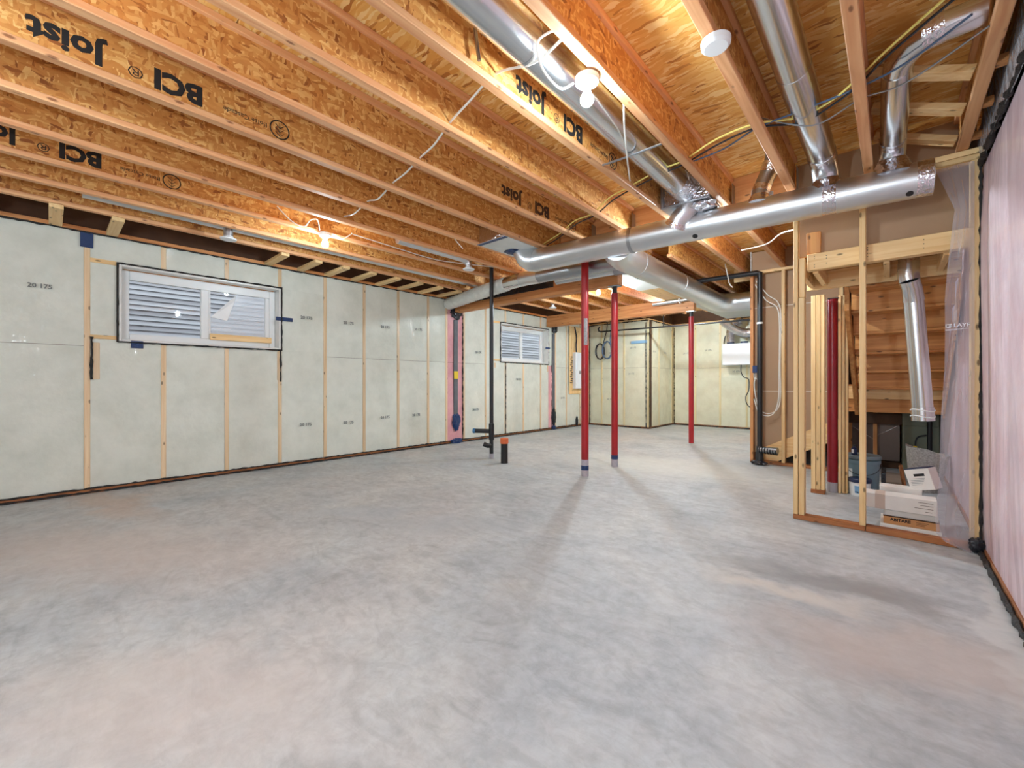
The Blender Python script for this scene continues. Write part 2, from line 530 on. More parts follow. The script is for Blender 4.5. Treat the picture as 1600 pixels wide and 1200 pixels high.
class MB:
    """collects shapes in world coordinates, then links them as ONE mesh object"""

    def __init__(self):
        self.bm = bmesh.new()

    def box(self, x0, x1, y0, y1, z0, z1, bev=0.0, M=None):
        g = bmesh.ops.create_cube(self.bm, size=1.0)
        vs = g['verts']
        c = Vector(((x0 + x1) / 2, (y0 + y1) / 2, (z0 + z1) / 2))
        d = Vector((abs(x1 - x0), abs(y1 - y0), abs(z1 - z0)))
        for v in vs:
            v.co = Vector((v.co.x * d.x, v.co.y * d.y, v.co.z * d.z)) + c
        if bev > 0:
            es = {e for v in vs for e in v.link_edges}
            r = bmesh.ops.bevel(self.bm, geom=list(es), offset=min(bev, min(d) * 0.3), segments=1, affect='EDGES', profile=0.5)
            vs = list({v for f in r['faces'] for v in f.verts} | {v for v in vs if v.is_valid})
        if M is not None:
            for v in vs:
                if v.is_valid:
                    v.co = M @ v.co
        return self

    def bar(self, p0, p1, w, h, up=(0, 0, 1), bev=0.0):
        """box along p0-p1, w across, h along up"""
        p0, p1 = Vector(p0), Vector(p1)
        d = (p1 - p0)
        L = d.length
        x = d.normalized()
        upv = Vector(up)
        y = upv.cross(x).normalized()
        z = x.cross(y)
        M = Matrix((x, y, z)).transposed().to_4x4()
        M.translation = (p0 + p1) / 2
        return self.box(-L / 2, L / 2, -w / 2, w / 2, -h / 2, h / 2, bev, M)

    def poly(self, pts):
        vs = [self.bm.verts.new(p) for p in pts]
        self.bm.faces.new(vs)
        return self

    def prism(self, pts, offset):
        """extrude a planar outline by a vector"""
        o = Vector(offset)
        a = [self.bm.verts.new(Vector(p)) for p in pts]
        b = [self.bm.verts.new(Vector(p) + o) for p in pts]
        n = len(pts)
        self.bm.faces.new(a)
        self.bm.faces.new(list(reversed(b)))
        for i in range(n):
            self.bm.faces.new((a[i], b[i], b[(i + 1) % n], a[(i + 1) % n]))
        return self

    def grid(self, fn, nu, nv):
        vs = [[self.bm.verts.new(fn(i / nu, j / nv)) for j in range(nv + 1)] for i in range(nu + 1)]
        for i in range(nu):
            for j in range(nv):
                self.bm.faces.new((vs[i][j], vs[i + 1][j], vs[i + 1][j + 1], vs[i][j + 1]))
        return self

    def tube(self, pts, r, n=10, cap=True, closed=False):
        pts = [Vector(p) for p in pts]
        rs = r if isinstance(r, (list, tuple)) else [r] * len(pts)
        N = len(pts)
        tang = []
        for i in range(N):
            if closed:
                t = pts[(i + 1) % N] - pts[i - 1]
            else:
                t = pts[min(i + 1, N - 1)] - pts[max(i - 1, 0)]
            tang.append(t.normalized())
        ref = Vector((0, 0, 1)) if abs(tang[0].z) < 0.9 else Vector((1, 0, 0))
        u = (ref - tang[0] * ref.dot(tang[0])).normalized()
        rings = []
        for i in range(N):
            u = (u - tang[i] * u.dot(tang[i]))
            u = u.normalized() if u.length > 1e-6 else Vector((1, 0, 0))
            w = tang[i].cross(u)
            k = 1.0
            if 0 < i < N - 1:
                a = (pts[i] - pts[i - 1]).normalized()
                k = 1.0 / max(0.75, a.dot(tang[i]))
            rings.append([self.bm.verts.new(pts[i] + (u * math.cos(2 * math.pi * j / n) + w * math.sin(2 * math.pi * j / n)) * rs[i] * k) for j in range(n)])
        for i in range(N if closed else N - 1):
            a, b = rings[i], rings[(i + 1) % N]
            for j in range(n):
                self.bm.faces.new((a[j], a[(j + 1) % n], b[(j + 1) % n], b[j]))
        if cap and not closed:
            self.bm.faces.new(list(reversed(rings[0])))
            self.bm.faces.new(rings[-1])
        return self

    def lathe(self, prof, c, n=20, axis=(0, 0, 1)):
        """profile of (radius, height) about an axis through c"""
        ax = Vector(axis).normalized()
        ref = Vector((1, 0, 0)) if abs(ax.x) < 0.9 else Vector((0, 1, 0))
        u = (ref - ax * ref.dot(ax)).normalized()
        w = ax.cross(u)
        c = Vector(c)
        rings = []
        for r, h in prof:
            r = max(r, 1e-4)
            rings.append([self.bm.verts.new(c + ax * h + (u * math.cos(2 * math.pi * j / n) + w * math.sin(2 * math.pi * j / n)) * r) for j in range(n)])
        for a, b in zip(rings, rings[1:]):
            for j in range(n):
                self.bm.faces.new((a[j], a[(j + 1) % n], b[(j + 1) % n], b[j]))
        self.bm.faces.new(list(reversed(rings[0])))
        self.bm.faces.new(rings[-1])
        return self

    def build(self, name, mat, parent=None, smooth=True, base=None):
        me = bpy.data.meshes.new(name)
        bmesh.ops.recalc_face_normals(self.bm, faces=self.bm.faces[:])
        off = Vector((0, 0, 0))
        p = parent
        while p is not None:
            off += p.location
            p = p.parent
        if parent is None:
            if base is not None:
                off = Vector(base)
            else:
                zs = [v.co for v in self.bm.verts]
                off = Vector((sum(v.x for v in zs) / len(zs), sum(v.y for v in zs) / len(zs), min(v.z for v in zs)))
        bmesh.ops.translate(self.bm, verts=self.bm.verts[:], vec=-off)
        self.bm.to_mesh(me)
        self.bm.free()
        if smooth:
            me.shade_smooth()
            me.set_sharp_from_angle(angle=math.radians(38))
        me.materials.append(mat)
        o = bpy.data.objects.new(name, me)
        COL.objects.link(o)
        if parent is None:
            o.location = off
        else:
            o.parent = parent
        return o


def tag(o, label=None, cat=None, group=None, kind=None):
    for k, v in (('label', label), ('category', cat), ('group', group), ('kind', kind)):
        if v:
            o[k] = v
    return o


def thing(name, label, cat, loc, group=None):
    o = bpy.data.objects.new(name, None)
    o.empty_display_size = 0.1
    COL.objects.link(o)
    o.location = loc
    return tag(o, label, cat, group)


def struct(name, loc=(0, 0, 0)):
    o = bpy.data.objects.new(name, None)
    COL.objects.link(o)
    o.location = loc
    o['kind'] = 'structure'
    return o


def box(x0, x1, y0, y1, z0, z1, bev=0.0):
    return MB().box(x0, x1, y0, y1, z0, z1, bev)


def text(body, size, loc, xaxis, yaxis, mat, parent, name='printed_text', align='CENTER', extrude=0.0004, bold=0.0):
    c = bpy.data.curves.new(name, 'FONT')
    c.body = body
    c.size = size
    c.align_x = align
    c.align_y = 'CENTER'
    c.extrude = extrude
    c.offset = bold
    c.resolution_u = 2
    c.materials.append(mat)
    tmp = bpy.data.objects.new(name, c)
    me = bpy.data.meshes.new_from_object(tmp)
    bpy.data.objects.remove(tmp)
    bpy.data.curves.remove(c)
    me.name = name
    if not me.materials:
        me.materials.append(mat)
    o = bpy.data.objects.new(name, me)
    COL.objects.link(o)
    x, y = Vector(xaxis).normalized(), Vector(yaxis).normalized()
    z = x.cross(y)
    M = Matrix((x, y, z)).transposed().to_4x4()
    off = Vector((0, 0, 0))
    p = parent
    while p is not None:
        off += p.location
        p = p.parent
    M.translation = Vector(loc) - off
    o.matrix_local = M
    o.parent = parent
    o.matrix_parent_inverse = Matrix.Identity(4)
    return o


def spline(pts, per=6):
    """Catmull-Rom through the points"""
    P = [Vector(p) for p in pts]
    out = []
    for i in range(len(P) - 1):
        p0, p1, p2, p3 = P[max(i - 1, 0)], P[i], P[i + 1], P[min(i + 2, len(P) - 1)]
        for k in range(per):
            t = k / per
            out.append(0.5 * ((2 * p1) + (p2 - p0) * t + (2 * p0 - 5 * p1 + 4 * p2 - p3) * t * t + (3 * p1 - p0 - 3 * p2 + p3) * t ** 3))
    out.append(P[-1])
    return out


def cable(name, label, pts, r, mat, cat='cable', group=None, per=6, n=6):
    o = MB().tube(spline(pts, per), r, n).build(name, mat)
    return tag(o, label, cat, group)


def bead(pts, r=0.009, step=0.035, jit=0.5, rnd=random):
    """irregular sealant bead along straight runs"""
    out, rs = [], []
    for a, b in zip(pts, pts[1:]):
        a, b = Vector(a), Vector(b)
        n = max(2, int((b - a).length / step))
        for i in range(n):
            p = a.lerp(b, i / n)
            out.append(p + Vector((0, rnd.uniform(-1, 1), rnd.uniform(-1, 1))) * r * 0.35)
            rs.append(r * (1 + rnd.uniform(-jit, jit)))
    out.append(Vector(pts[-1]))
    rs.append(r)
    return MB().tube(out, rs, 6)


ORD = ['first', 'second', 'third', 'fourth', 'fifth', 'sixth', 'seventh', 'eighth', 'ninth', 'tenth', 'eleventh', 'twelfth', 'thirteenth', 'fourteenth']

# ================================================================== STRUCTURE
XL, XR = -6.07, 0.44          # inner faces of the long walls
YB, YF = -2.6, 9.82           # wall behind the camera, far wall
ZJ = 2.70                     # underside of the joists
ZS = 3.00                     # underside of the subfloor

# ---- floor
o = MB().box(-6.5, 1.0, -3.0, 12.0, -0.12, 0.0).build('floor', CONCRETE, base=(0, 0, 0), smooth=False)
o['kind'] = 'structure'

# ---- ceiling: subfloor sheets, staggered
ceil = struct('ceiling', (0, 0, ZS))
row = 0
x = -6.5
while x < 1.0:
    y = -3.0 - (1.22 if row % 2 else 0.3)
    while y < 12.0:
        y0, y1 = max(y, -3.0), min(y + 2.44, 12.0)
        if y1 - y0 > 0.05:
            MB().box(x + 0.002, min(x + 1.22, 1.0) - 0.002, y0 + 0.002, y1 - 0.002, ZS, ZS + 0.018).build('subfloor_panel', OSB_FLOOR, ceil, smooth=False)
        y += 2.44
    x += 1.22
    row += 1
MB().box(-6.6, 1.1, -3.1, 12.1, ZS + 0.02, ZS + 0.05).build('subfloor_cover', DARKBOARD, ceil, smooth=False)

# ---- left wall with two window openings
WIN = [(0.516, 2.080), (6.363, 7.969)]
WZ0, WZ1 = 1.580, 2.372
wl = struct('wall_left', (XL, 0, 0))
b = MB()
ys = [YB - 0.4, WIN[0][0], WIN[0][1], WIN[1][0], WIN[1][1], 10.0]
xb0, xb1 = XL - 0.26, XL - 0.025
for i in range(5):
    if i % 2 == 0:
        b.box(xb0, xb1, ys[i], ys[i + 1], 0, 3.0)
    else:
        b.box(xb0, xb1, ys[i], ys[i + 1], 0, WZ0)
        b.box(xb0, xb1, ys[i], ys[i + 1], WZ1, 3.0)
b.build('backing', DARKBOARD, wl, smooth=False)
SW = 0.046
stud_y = [0.268 + 0.605 * k for k in range(-5, 8)] + [4.915, 5.34, 5.915, 6.50, 7.082, 7.70, 8.275, 8.74, 9.36, 9.78]


def in_win(y):
    for a, c in WIN:
        if a - 0.01 < y < c + 0.01:
            return True
    return False


def batt_panel(parent, y0, y1, z0, z1, mat, bulge, axis='y', x=XL, sgn=1, name='batt', nu=5, nv=8):
    rx = random.uniform(0, 9)

    def f(u, v):
        e = (math.sin(math.pi * u) ** 0.5) * (min(1, 6 * v, 6 * (1 - v)))
        d = bulge * e * (0.7 + 0.3 * math.sin(rx + 5 * v + 2 * u)) - 0.004
        yy, zz = y0 + (y1 - y0) * u, z0 + (z1 - z0) * v
        if axis == 'y':
            return (x - sgn * 0.004 + sgn * d, yy, zz)
        return (yy, x - sgn * 0.004 + sgn * d, zz)

    return MB().grid(f, nu, nv).build(name, mat, parent)


zp0, zp1 = 0.045, 2.655
seam = 1.50
LABELLED_UP = {1, 7, 8, 9, 10}
for y in stud_y:
    if in_win(y):
        MB().box(XL - 0.04, XL, y - SW / 2, y + SW / 2, zp0, WZ0 - 0.03, 0.003).build('stud', WSTUD, wl)
        MB().box(XL - 0.04, XL, y - SW / 2, y + SW / 2, WZ1 + 0.03, zp1, 0.003).build('stud', WSTUD, wl)
    else:
        MB().box(XL - 0.04, XL, y - SW / 2, y + SW / 2, zp0, zp1, 0.003).build('stud', WSTUD, wl)
# short jack studs beside the openings and the flat sill and head pieces
for a, c in WIN:
    for yy in (a - 0.205, c - 0.03):
        MB().box(XL - 0.04, XL - 0.001, yy, yy + 0.05, WZ0 - 0.42, WZ0 - 0.04, 0.003).build('jack_stud', WSTUD, wl)
    MB().box(XL - 0.04, XL - 0.001, a - 0.23, a - 0.03, WZ0 + 0.0, WZ0 + 0.04, 0.003).build('sill_block', LUM[1], wl)
    MB().box(XL - 0.04, XL - 0.001, a - 0.23, a - 0.03, WZ1 - 0.01, WZ1 + 0.035, 0.003).build('head_block', LUM[1], wl)

bounds = sorted(set(stud_y))
prev = [bounds[0] - 0.605] + bounds
for i in range(len(prev) - 1):
    y0, y1 = prev[i] + SW / 2, prev[i + 1] - SW / 2
    mid = (y0 + y1) / 2
    pink = (4.90 < mid < 5.36)
    m = PINK if pink else BATT
    # which openings does this bay meet
    segs = [(zp0, seam), (seam + 0.004, zp1)]
    hit = [w for w in WIN if y1 > w[0] - 0.03 and y0 < w[1] + 0.03]
    if hit:
        a, c = hit[0]
        segs = [(zp0, WZ0 - 0.02), (WZ1 + 0.02, zp1)]
        if y0 < a - 0.10:
            batt_panel(wl, y0, a - 0.03, WZ0 - 0.02, WZ1 + 0.02, m, 0.008)
        if y1 > c + 0.10:
            batt_panel(wl, c + 0.03, y1, WZ0 - 0.02, WZ1 + 0.02, m, 0.008)
    for z0, z1 in segs:
        batt_panel(wl, y0, y1, z0, z1, m, 0.016 if z1 - z0 > 0.5 else 0.006)
# pink end piece past the second window
batt_panel(wl, 7.98, 8.25, 0.05, WZ0 - 0.05, PINK, 0.014, x=XL + 0.012)
# grey strips and yellow label in the pink bay
for yc in (5.12, 8.17):
    MB().box(XL + 0.004, XL + 0.022, yc - 0.05, yc + 0.05, 0.32, 2.30, 0.004).build('strip', STRIPDARK, wl)
MB().box(XL + 0.02, XL + 0.028, 5.07, 5.17, 1.20, 1.34, 0.002).build('yellow_sticker', YELLOW, wl)
# bottom and top plates
MB().box(XL - 0.04, XL + 0.004, YB, YF, 0.0, 0.042, 0.003).build('bottom_plate', PLATE[1], wl)
MB().box(XL - 0.10, XL + 0.03, YB, YF, ZJ - 0.040, ZJ - 0.002, 0.003).build('top_plate', ORANGE[1], wl)
MB().box(XL - 0.062, XL - 0.042, YB, YF, ZJ, ZS - 0.001).build('rim_board', OSB_RIM, wl, smooth=False)
# sealant beads
bead([(XL + 0.008, YB, 0.05), (XL + 0.008, YF, 0.05)], 0.008).build('sealant_bead', SEAL, wl)
bead([(XL + 0.010, YB, 0.012), (XL + 0.010, YF, 0.012)], 0.009).build('sealant_bead', SEAL, wl)
bead([(XL + 0.010, YB, 2.655), (XL + 0.010, YF, 2.655)], 0.009).build('sealant_bead', SEAL, wl)
for a, c in WIN:
    e = 0.022
    bead([(XL + 0.012, a - e, WZ0 - e), (XL + 0.012, a - e, WZ1 + e), (XL + 0.012, c + e, WZ1 + e), (XL + 0.012, c + e, WZ0 - e), (XL + 0.012, a - e, WZ0 - e)], 0.0075).build('sealant_bead', SEAL, wl)
bead([(XL + 0.008, 0.30, 1.60), (XL + 0.008, 0.30, 1.16)], 0.011).build('sealant_bead', SEAL, wl)
bead([(XL + 0.008, 2.09, 1.55), (XL + 0.008, 2.09, 1.14)], 0.010).build('sealant_bead', SEAL, wl)
bead([(XL + 0.008, 5.30, 0.05), (XL + 0.008, 5.30, 2.42)], 0.010).build('sealant_bead', SEAL, wl)
bead([(XL + 0.008, 6.50, 0.05), (XL + 0.008, 6.50, 1.55)], 0.008).build('sealant_bead', SEAL, wl)
bead([(XL + 0.008, 8.09, 0.05), (XL + 0.008, 8.09, 1.55)], 0.008).build('sealant_bead', SEAL, wl)
bead([(XL + 0.012, YF - 0.01, 0.02), (XL + 0.012, YF - 0.01, 2.65)], 0.012).build('sealant_bead', SEAL, wl)
# blue tape
MB().box(XL + 0.004, XL + 0.014, 0.218, 0.312, 2.50, 2.70, 0.003).build('tape', BLUE, wl)
MB().box(XL + 0.004, XL + 0.014, 0.60, 0.70, 1.50, 1.58, 0.003).build('tape', BLUE, wl)
MB().box(XL + 0.004, XL + 0.014, 2.03, 2.24, 1.955, 2.005, 0.003).build('tape', BLUE, wl)
MB().box(XL + 0.011, XL + 0.016, 7.86, 8.04, 1.925, 1.965, 0.002).build('tape', BLUE, wl)


def lump(c, rx, ry, rz, n=2):
    g = MB()
    r = bmesh.ops.create_icosphere(g.bm, subdivisions=n + 1, radius=1.0)
    for v in r['verts']:
        k = 1 + random.uniform(-0.22, 0.22)
        v.co = Vector((v.co.x * rx * k + c[0], v.co.y * ry * k + c[1], v.co.z * rz * k + c[2]))
    return g


lump((XL + 0.03, 5.12, 0.40), 0.03, 0.09, 0.15).build('tape_bundle', BLUE, wl)
lump((XL + 0.03, 5.12, 0.04), 0.035, 0.13, 0.05).build('tape_bundle', BLUE, wl)
lump((XL + 0.03, 5.12, 2.46), 0.04, 0.14, 0.14).build('tape_bundle', BLACKPOLY, wl)
lump((XL + 0.03, 8.17, 0.30), 0.03, 0.07, 0.22).build('tape_bundle', BLACKPOLY, wl)
lump((XL + 0.03, 8.17, 0.05), 0.03, 0.07, 0.06).build('tape_bundle', BLUE, wl)
lump((XL + 0.02, 9.18, 0.12), 0.02, 0.05, 0.14).build('tape_bundle', BLACKPOLY, wl)
lump((XL + 0.03, 8.20, 2.46), 0.03, 0.10, 0.14).build('tape_bundle', BLACKPOLY, wl)
# stamps on the batts
for y, z in ((-0.05, 2.053), (2.42, 2.03), (3.03, 2.02), (3.645, 2.02), (4.28, 2.04), (2.41, 0.545), (3.03, 0.53), (3.645, 0.57), (4.24, 0.575), (5.62, 0.60), (5.70, 1.72), (6.9, 1.2), (8.55, 0.75)):
    text('20 175', 0.058, (XL + 0.019, y, z), (0, 1, 0), (0, 0, 1), INK_GREY, wl, bold=0.0015)
# flat ladder blocks between the wall plate and the first joist
for y in (-0.37, 0.05, 0.45, 1.93, 2.33, 2.70, 3.10, 3.50, 3.90, 4.30, 4.70):
    MB().box(XL - 0.06, -5.44, y - 0.045, y + 0.045, ZJ - 0.040, ZJ - 0.002, 0.003).build('ladder_block', LUM[0], wl)

# ---- windows (liner, frame, panes)
for wi, (a, c) in enumerate(WIN):
    w = struct('window_%d' % (wi + 1), (XL, (a + c) / 2, WZ0))
    xf = XL - 0.13
    # white liner round the opening
    for nm, args in (('liner', (xf - 0.06, XL + 0.010, a - 0.012, a + 0.012, WZ0 - 0.012, WZ1 + 0.012)),
                     ('liner', (xf - 0.06, XL + 0.010, c - 0.012, c + 0.012, WZ0 - 0.012, WZ1 + 0.012)),
                     ('liner', (xf - 0.06, XL + 0.010, a + 0.012, c - 0.012, WZ0 - 0.012, WZ0 + 0.012)),
                     ('liner', (xf - 0.06, XL + 0.010, a + 0.012, c - 0.012, WZ1 - 0.012, WZ1 + 0.012))):
        MB().box(*args, 0.004).build(nm, LINER, w)
    fa, fc, f0, f1 = a + 0.014, c - 0.014, WZ0 + 0.014, WZ1 - 0.014
    fw = 0.07
    MB().box(xf - 0.05, xf, fa, fa + fw, f0, f1, 0.005).build('frame_side', VINYL, w)
    MB().box(xf - 0.05, xf, fc - fw, fc, f0, f1, 0.005).build('frame_side', VINYL, w)
    MB().box(xf - 0.05, xf, fa + fw, fc - fw, f0, f0 + fw, 0.005).build('frame_bottom', VINYL, w)
    MB().box(xf - 0.05, xf, fa + fw, fc - fw, f1 - fw * 1.5, f1, 0.005).build('frame_top', VINYL, w)
    ym = a + (c - a) * 0.49
    MB().box(xf - 0.045, xf + 0.004, ym - 0.04, ym + 0.04, f0 + fw, f1 - fw * 1.5, 0.005).build('meeting_rail', VINYL, w)
    z0, z1 = f0 + fw, f1 - fw * 1.5
    # sash of the slider
    for args in ((ym + 0.04, ym + 0.06, z0, z1), (fc - fw - 0.05, fc - fw, z0, z1)):
        MB().box(xf - 0.04, xf - 0.006, args[0], args[1], args[2], args[3], 0.004).build('sash_side', VINYL, w)
    MB().box(xf - 0.034, xf - 0.028, fa + fw, ym - 0.04, z0, z1).build('pane', GLASS, w, smooth=False)
    MB().box(xf - 0.034, xf - 0.028, ym + 0.06, fc - fw - 0.05, z0, z1).build('pane', GLASS, w, smooth=False)
    if wi == 0:
        MB().box(xf - 0.02, xf + 0.025, ym + 0.05, fc - fw + 0.02, f0 + 0.06, f0 + 0.135, 0.003).build('wooden_stop', LUM[1], w)
        # loose protective film on the right pane with one corner folded over
        ya, yc2 = ym + 0.062, fc - fw - 0.052
        zt = z0 + (z1 - z0)
        MB().prism([(xf - 0.026, ya, z0), (xf - 0.026, yc2, z0), (xf - 0.026, yc2, zt), (xf - 0.026, ya + 0.27, zt - 0.01), (xf - 0.026, ya, z0 + 0.27)], (0.0015, 0, 0)).build('window_film', PEEL, w, smooth=False)
        MB().prism([(xf - 0.022, ya, z0 + 0.27), (xf - 0.022, ya + 0.27, zt - 0.01), (xf - 0.006, ya + 0.25, zt - 0.10), (xf - 0.004, ya + 0.17, z0 + 0.24)], (0.0015, 0, 0)).build('film_fold', WHITE, w, smooth=False)
    # yellowish shim gap under the head
    MB().box(xf - 0.002, xf + 0.008, fa + 0.02, fc - 0.02, f1 - 0.006, f1 + 0.004).build('foam_line', CARD, w, smooth=False)

# ---- neighbouring house and ground seen through the windows
nh = thing('neighbour_house', 'pale clapboard side of the house seen through both windows', 'house', (-8.6, 3, 1.0))
for k in range(42):
    z = 1.0 + 0.078 * k
    MB().prism([(-8.62, -5, z), (-8.575, -5, z), (-8.605, -5, z + 0.078), (-8.62, -5, z + 0.078)], (0, 18, 0)).build('siding_board', SIDING if k % 3 else SIDING_G, nh, smooth=False)
MB().box(-8.9, -8.62, -5, 13, 0.6, 4.4).build('sheathing', DARKBOARD, nh, smooth=False)
g = MB().box(-8.62, XL - 0.27, -5, 13, 0.9, 1.0).build('ground_outside', SOIL, smooth=False)
g['kind'] = 'structure'

# ---- far wall, recess side and end wall
def framed_wall(name, axis, pos, sgn, a, c, studs, mat, z1=2.655, lab=None):
    """axis 'x': wall faces along y at y=pos, runs a..c in x; axis 'y': faces along x"""
    loc = (a, pos, 0) if axis == 'x' else (pos, a, 0)
    w = struct(name, loc)
    ext = 0.16 if axis == 'x' else 0.0

    def bx(p0, p1, u0, u1, z0, z1_, bev=0.0):
        q0, q1 = pos + sgn * p0, pos + sgn * p1
        q0, q1 = min(q0, q1), max(q0, q1)
        return MB().box(u0, u1, q0, q1, z0, z1_, bev) if axis == 'x' else MB().box(q0, q1, u0, u1, z0, z1_, bev)

    bx(-0.16, -0.025, a - ext, c, 0, 3.0).build('backing', DARKBOARD, w, smooth=False)
    bx(-0.04, 0.004, a, c, 0, 0.042, 0.003).build('bottom_plate', PLATE[0 if axis == 'x' else 1], w)
    bx(-0.04, 0.002, a, c, z1, ZJ - 0.003, 0.003).build('top_plate', LUM[0 if axis == 'x' else 1], w)
    for u in studs:
        bx(-0.04, 0, u - 0.022, u + 0.022, 0.042, z1, 0.003).build('stud', FSTUD, w)
    edge = [a] + list(studs) + ([c] if c - studs[-1] > 0.08 else [])
    for u0, u1 in zip(edge, edge[1:]):
        if u1 - u0 < 0.08:
            continue
        for za, zb_ in ((0.045, 1.50), (1.504, z1)):
            batt_panel(w, u0 + (0.022 if u0 in studs else 0), u1 - (0.022 if u1 in studs else 0), za, zb_, mat, 0.012, axis='x' if axis == 'x' else 'y', x=pos, sgn=sgn, nu=4, nv=6)
    p = pos + sgn * 0.010
    for z in (0.02, 2.655):
        pts = [(a, p, z), (c, p, z)] if axis == 'x' else [(p, a, z), (p, c, z)]
        bead(pts, 0.011).build('sealant_bead', SEAL, w)
    return w


wf = framed_wall('wall_far', 'x', YF, -1, XL, -4.40, [-5.70, -5.06, -4.425], BATT2)
wj = framed_wall('wall_recess', 'y', -4.40, 1, YF + 0.045, 11.35, [10.43, 11.28], BATT2)
we = framed_wall('wall_end', 'x', 11.35, -1, -4.40, -1.52, [-4.372, -3.82, -3.22, -2.62, -2.0], BATT2)
for w, pts in ((wf, [(-4.47, YF - 0.012, 0.02), (-4.47, YF - 0.012, 2.6)]), (wj, [(-4.388, YF + 0.012, 0.02), (-4.388, YF + 0.012, 2.6)]), (we, [(-4.37, 11.338, 0.02), (-4.37, 11.338, 2.6)])):
    bead(pts, 0.008, jit=0.6).build('sealant_bead', SEAL, w)
MB().box(-4.86, -4.44, YF - 0.018, YF - 0.010, 2.10, 2.17, 0.002).build('tape', plain('pale_blue_tape', s(140, 178, 206), 0.5), wf)
for x, z in ((-5.4, 1.9), (-5.45, 0.7), (-4.85, 1.35), (-4.8, 2.0)):
    text('20 175', 0.06, (x, YF - 0.02, z), (1, 0, 0), (0, 0, 1), INK_GREY, wf)
for x, z in ((-4.05, 1.9), (-3.5, 1.95), (-2.85, 1.4)):
    text('20 175', 0.06, (x, 11.35 - 0.02, z), (1, 0, 0), (0, 0, 1), INK_GREY, we)
for y in (10.1, 10.75):
    text('20 175', 0.06, (-4.40 + 0.02, y, 1.9), (0, 1, 0), (0, 0, 1), INK_GREY, wj)

# ---- right wall: pink batts behind film
wr = struct('wall_right', (XR, 0, 0))
MB().box(XR + 0.03, XR + 0.30, YB - 0.4, 8.6, 0, 3.0).build('backing', DARKBOARD, wr, smooth=False)
MB().box(XR - 0.002, XR + 0.03, YB, 8.5, 0, 0.042, 0.003).build('bottom_plate', PLATE[1], wr)
yy = YB
while yy < 8.4:
    batt_panel(wr, yy, yy + 0.60, 0.03, 2.56, PINKPALE, 0.022, x=XR, sgn=-1, nu=9, nv=14)
    yy += 0.60
bead([(XR - 0.012, YB, 0.014), (XR - 0.012, 4.15, 0.014)], 0.013, jit=0.6).build('sealant_bead', SEAL, wr)
bead([(XR - 0.008, 4.155, 0.02), (XR - 0.008, 4.155, 2.60)], 0.008, jit=0.5).build('sealant_bead', SEAL, wr)
bead([(XR - 0.010, YB, 2.575), (XR - 0.010, 4.15, 2.575)], 0.014, jit=0.7).build('sealant_bead', SEAL, wr)


def rimf(u, v):
    y = YB + (4.2 - YB) * u
    return (XR - 0.012 + 0.008 * math.sin(40 * u + 5 * v), y, 2.56 + 0.30 * v)


MB().grid(rimf, 60, 4).build('rim_wrap', GREYPOLY, wr)
MB().box(XR + 0.0, XR + 0.03, YB, 4.2, 2.86, 3.0).build('rim_board', OSB_RIM, wr, smooth=False)
lump((XR - 0.025, 4.12, 0.05), 0.045, 0.04, 0.05).build('tape_bundle', BLACKPOLY, wr)

# ---- wall behind the camera and the hidden back of the stair
wbk = MB().box(-6.5, 1.0, YB - 0.12, YB, 0, 3.0).build('wall_back', PLASTER, smooth=False)
wbk['kind'] = 'structure'
ws = struct('wall_stair', (-1.5, 6.68, 0))
# wallboard seen from its back, in two sheets with a joint at mid height
MB().box(-1.50, -0.46, 6.795, 6.808, 2.192, 2.99).build('wallboard', PAPER, ws, smooth=False)
MB().box(-1.50, -0.46, 6.795, 6.808, 1.012, 2.188).build('wallboard', PAPER, ws, smooth=False)
MB().prism([(-1.50, 6.795, 0.12), (-0.48, 6.795, 0.62), (-0.46, 6.795, 0.95), (-0.46, 6.795, 1.008), (-1.50, 6.795, 1.008)], (0, 0.013, 0)).build('wallboard', PAPER, ws, smooth=False)
MB().box(-1.515, -1.502, 6.77, 11.35, 0, 3.0).build('wallboard', PLASTER, ws, smooth=False)
JOINT = plain('pale_joint_paper', s(214, 200, 182), 0.8)
for z in (1.010, 2.190):
    MB().box(-1.50, -0.46, 6.792, 6.7948, z - 0.006, z + 0.006).build('joint_edge', JOINT, ws, smooth=False)
MB().box(-1.50, -0.42, 6.68, 6.77, 0.0, 0.040, 0.003).build('bottom_plate', PLATE[0], ws)
MB().box(-1.50, -0.55, 6.68, 6.77, 2.655, 2.695, 0.003).build('top_plate', LUM[0], ws)
for x0 in (-1.50, -1.12, -0.98, -0.50):
    MB().box(x0, x0 + 0.040, 6.68, 6.77, 0.04, 2.655, 0.003).build('stud', LUM[2] if x0 > -1.4 else ORANGE[2], ws)
# sloping stringer of the lower flight, seen below the wallboard
MB().prism([(-1.40, 6.775, 0.042), (-1.18, 6.775, 0.042), (-0.45, 6.775, 0.44), (-0.45, 6.775, 0.70), (-1.40, 6.775, 0.19)], (0, 0.018, 0)).build('stringer', LUM[0], ws, smooth=False)
hid = MB()
hid.box(-1.5, XR, 8.5, 8.6, 0, 3.0)
hid.build('wall_closet', DARKBOARD, smooth=False)['kind'] = 'structure'
hid2 = MB().box(-1.50, -0.62, 6.81, 8.5, 2.0, 2.02)
hid2.build('trim_1', DARKBOARD, smooth=False)['kind'] = 'structure'

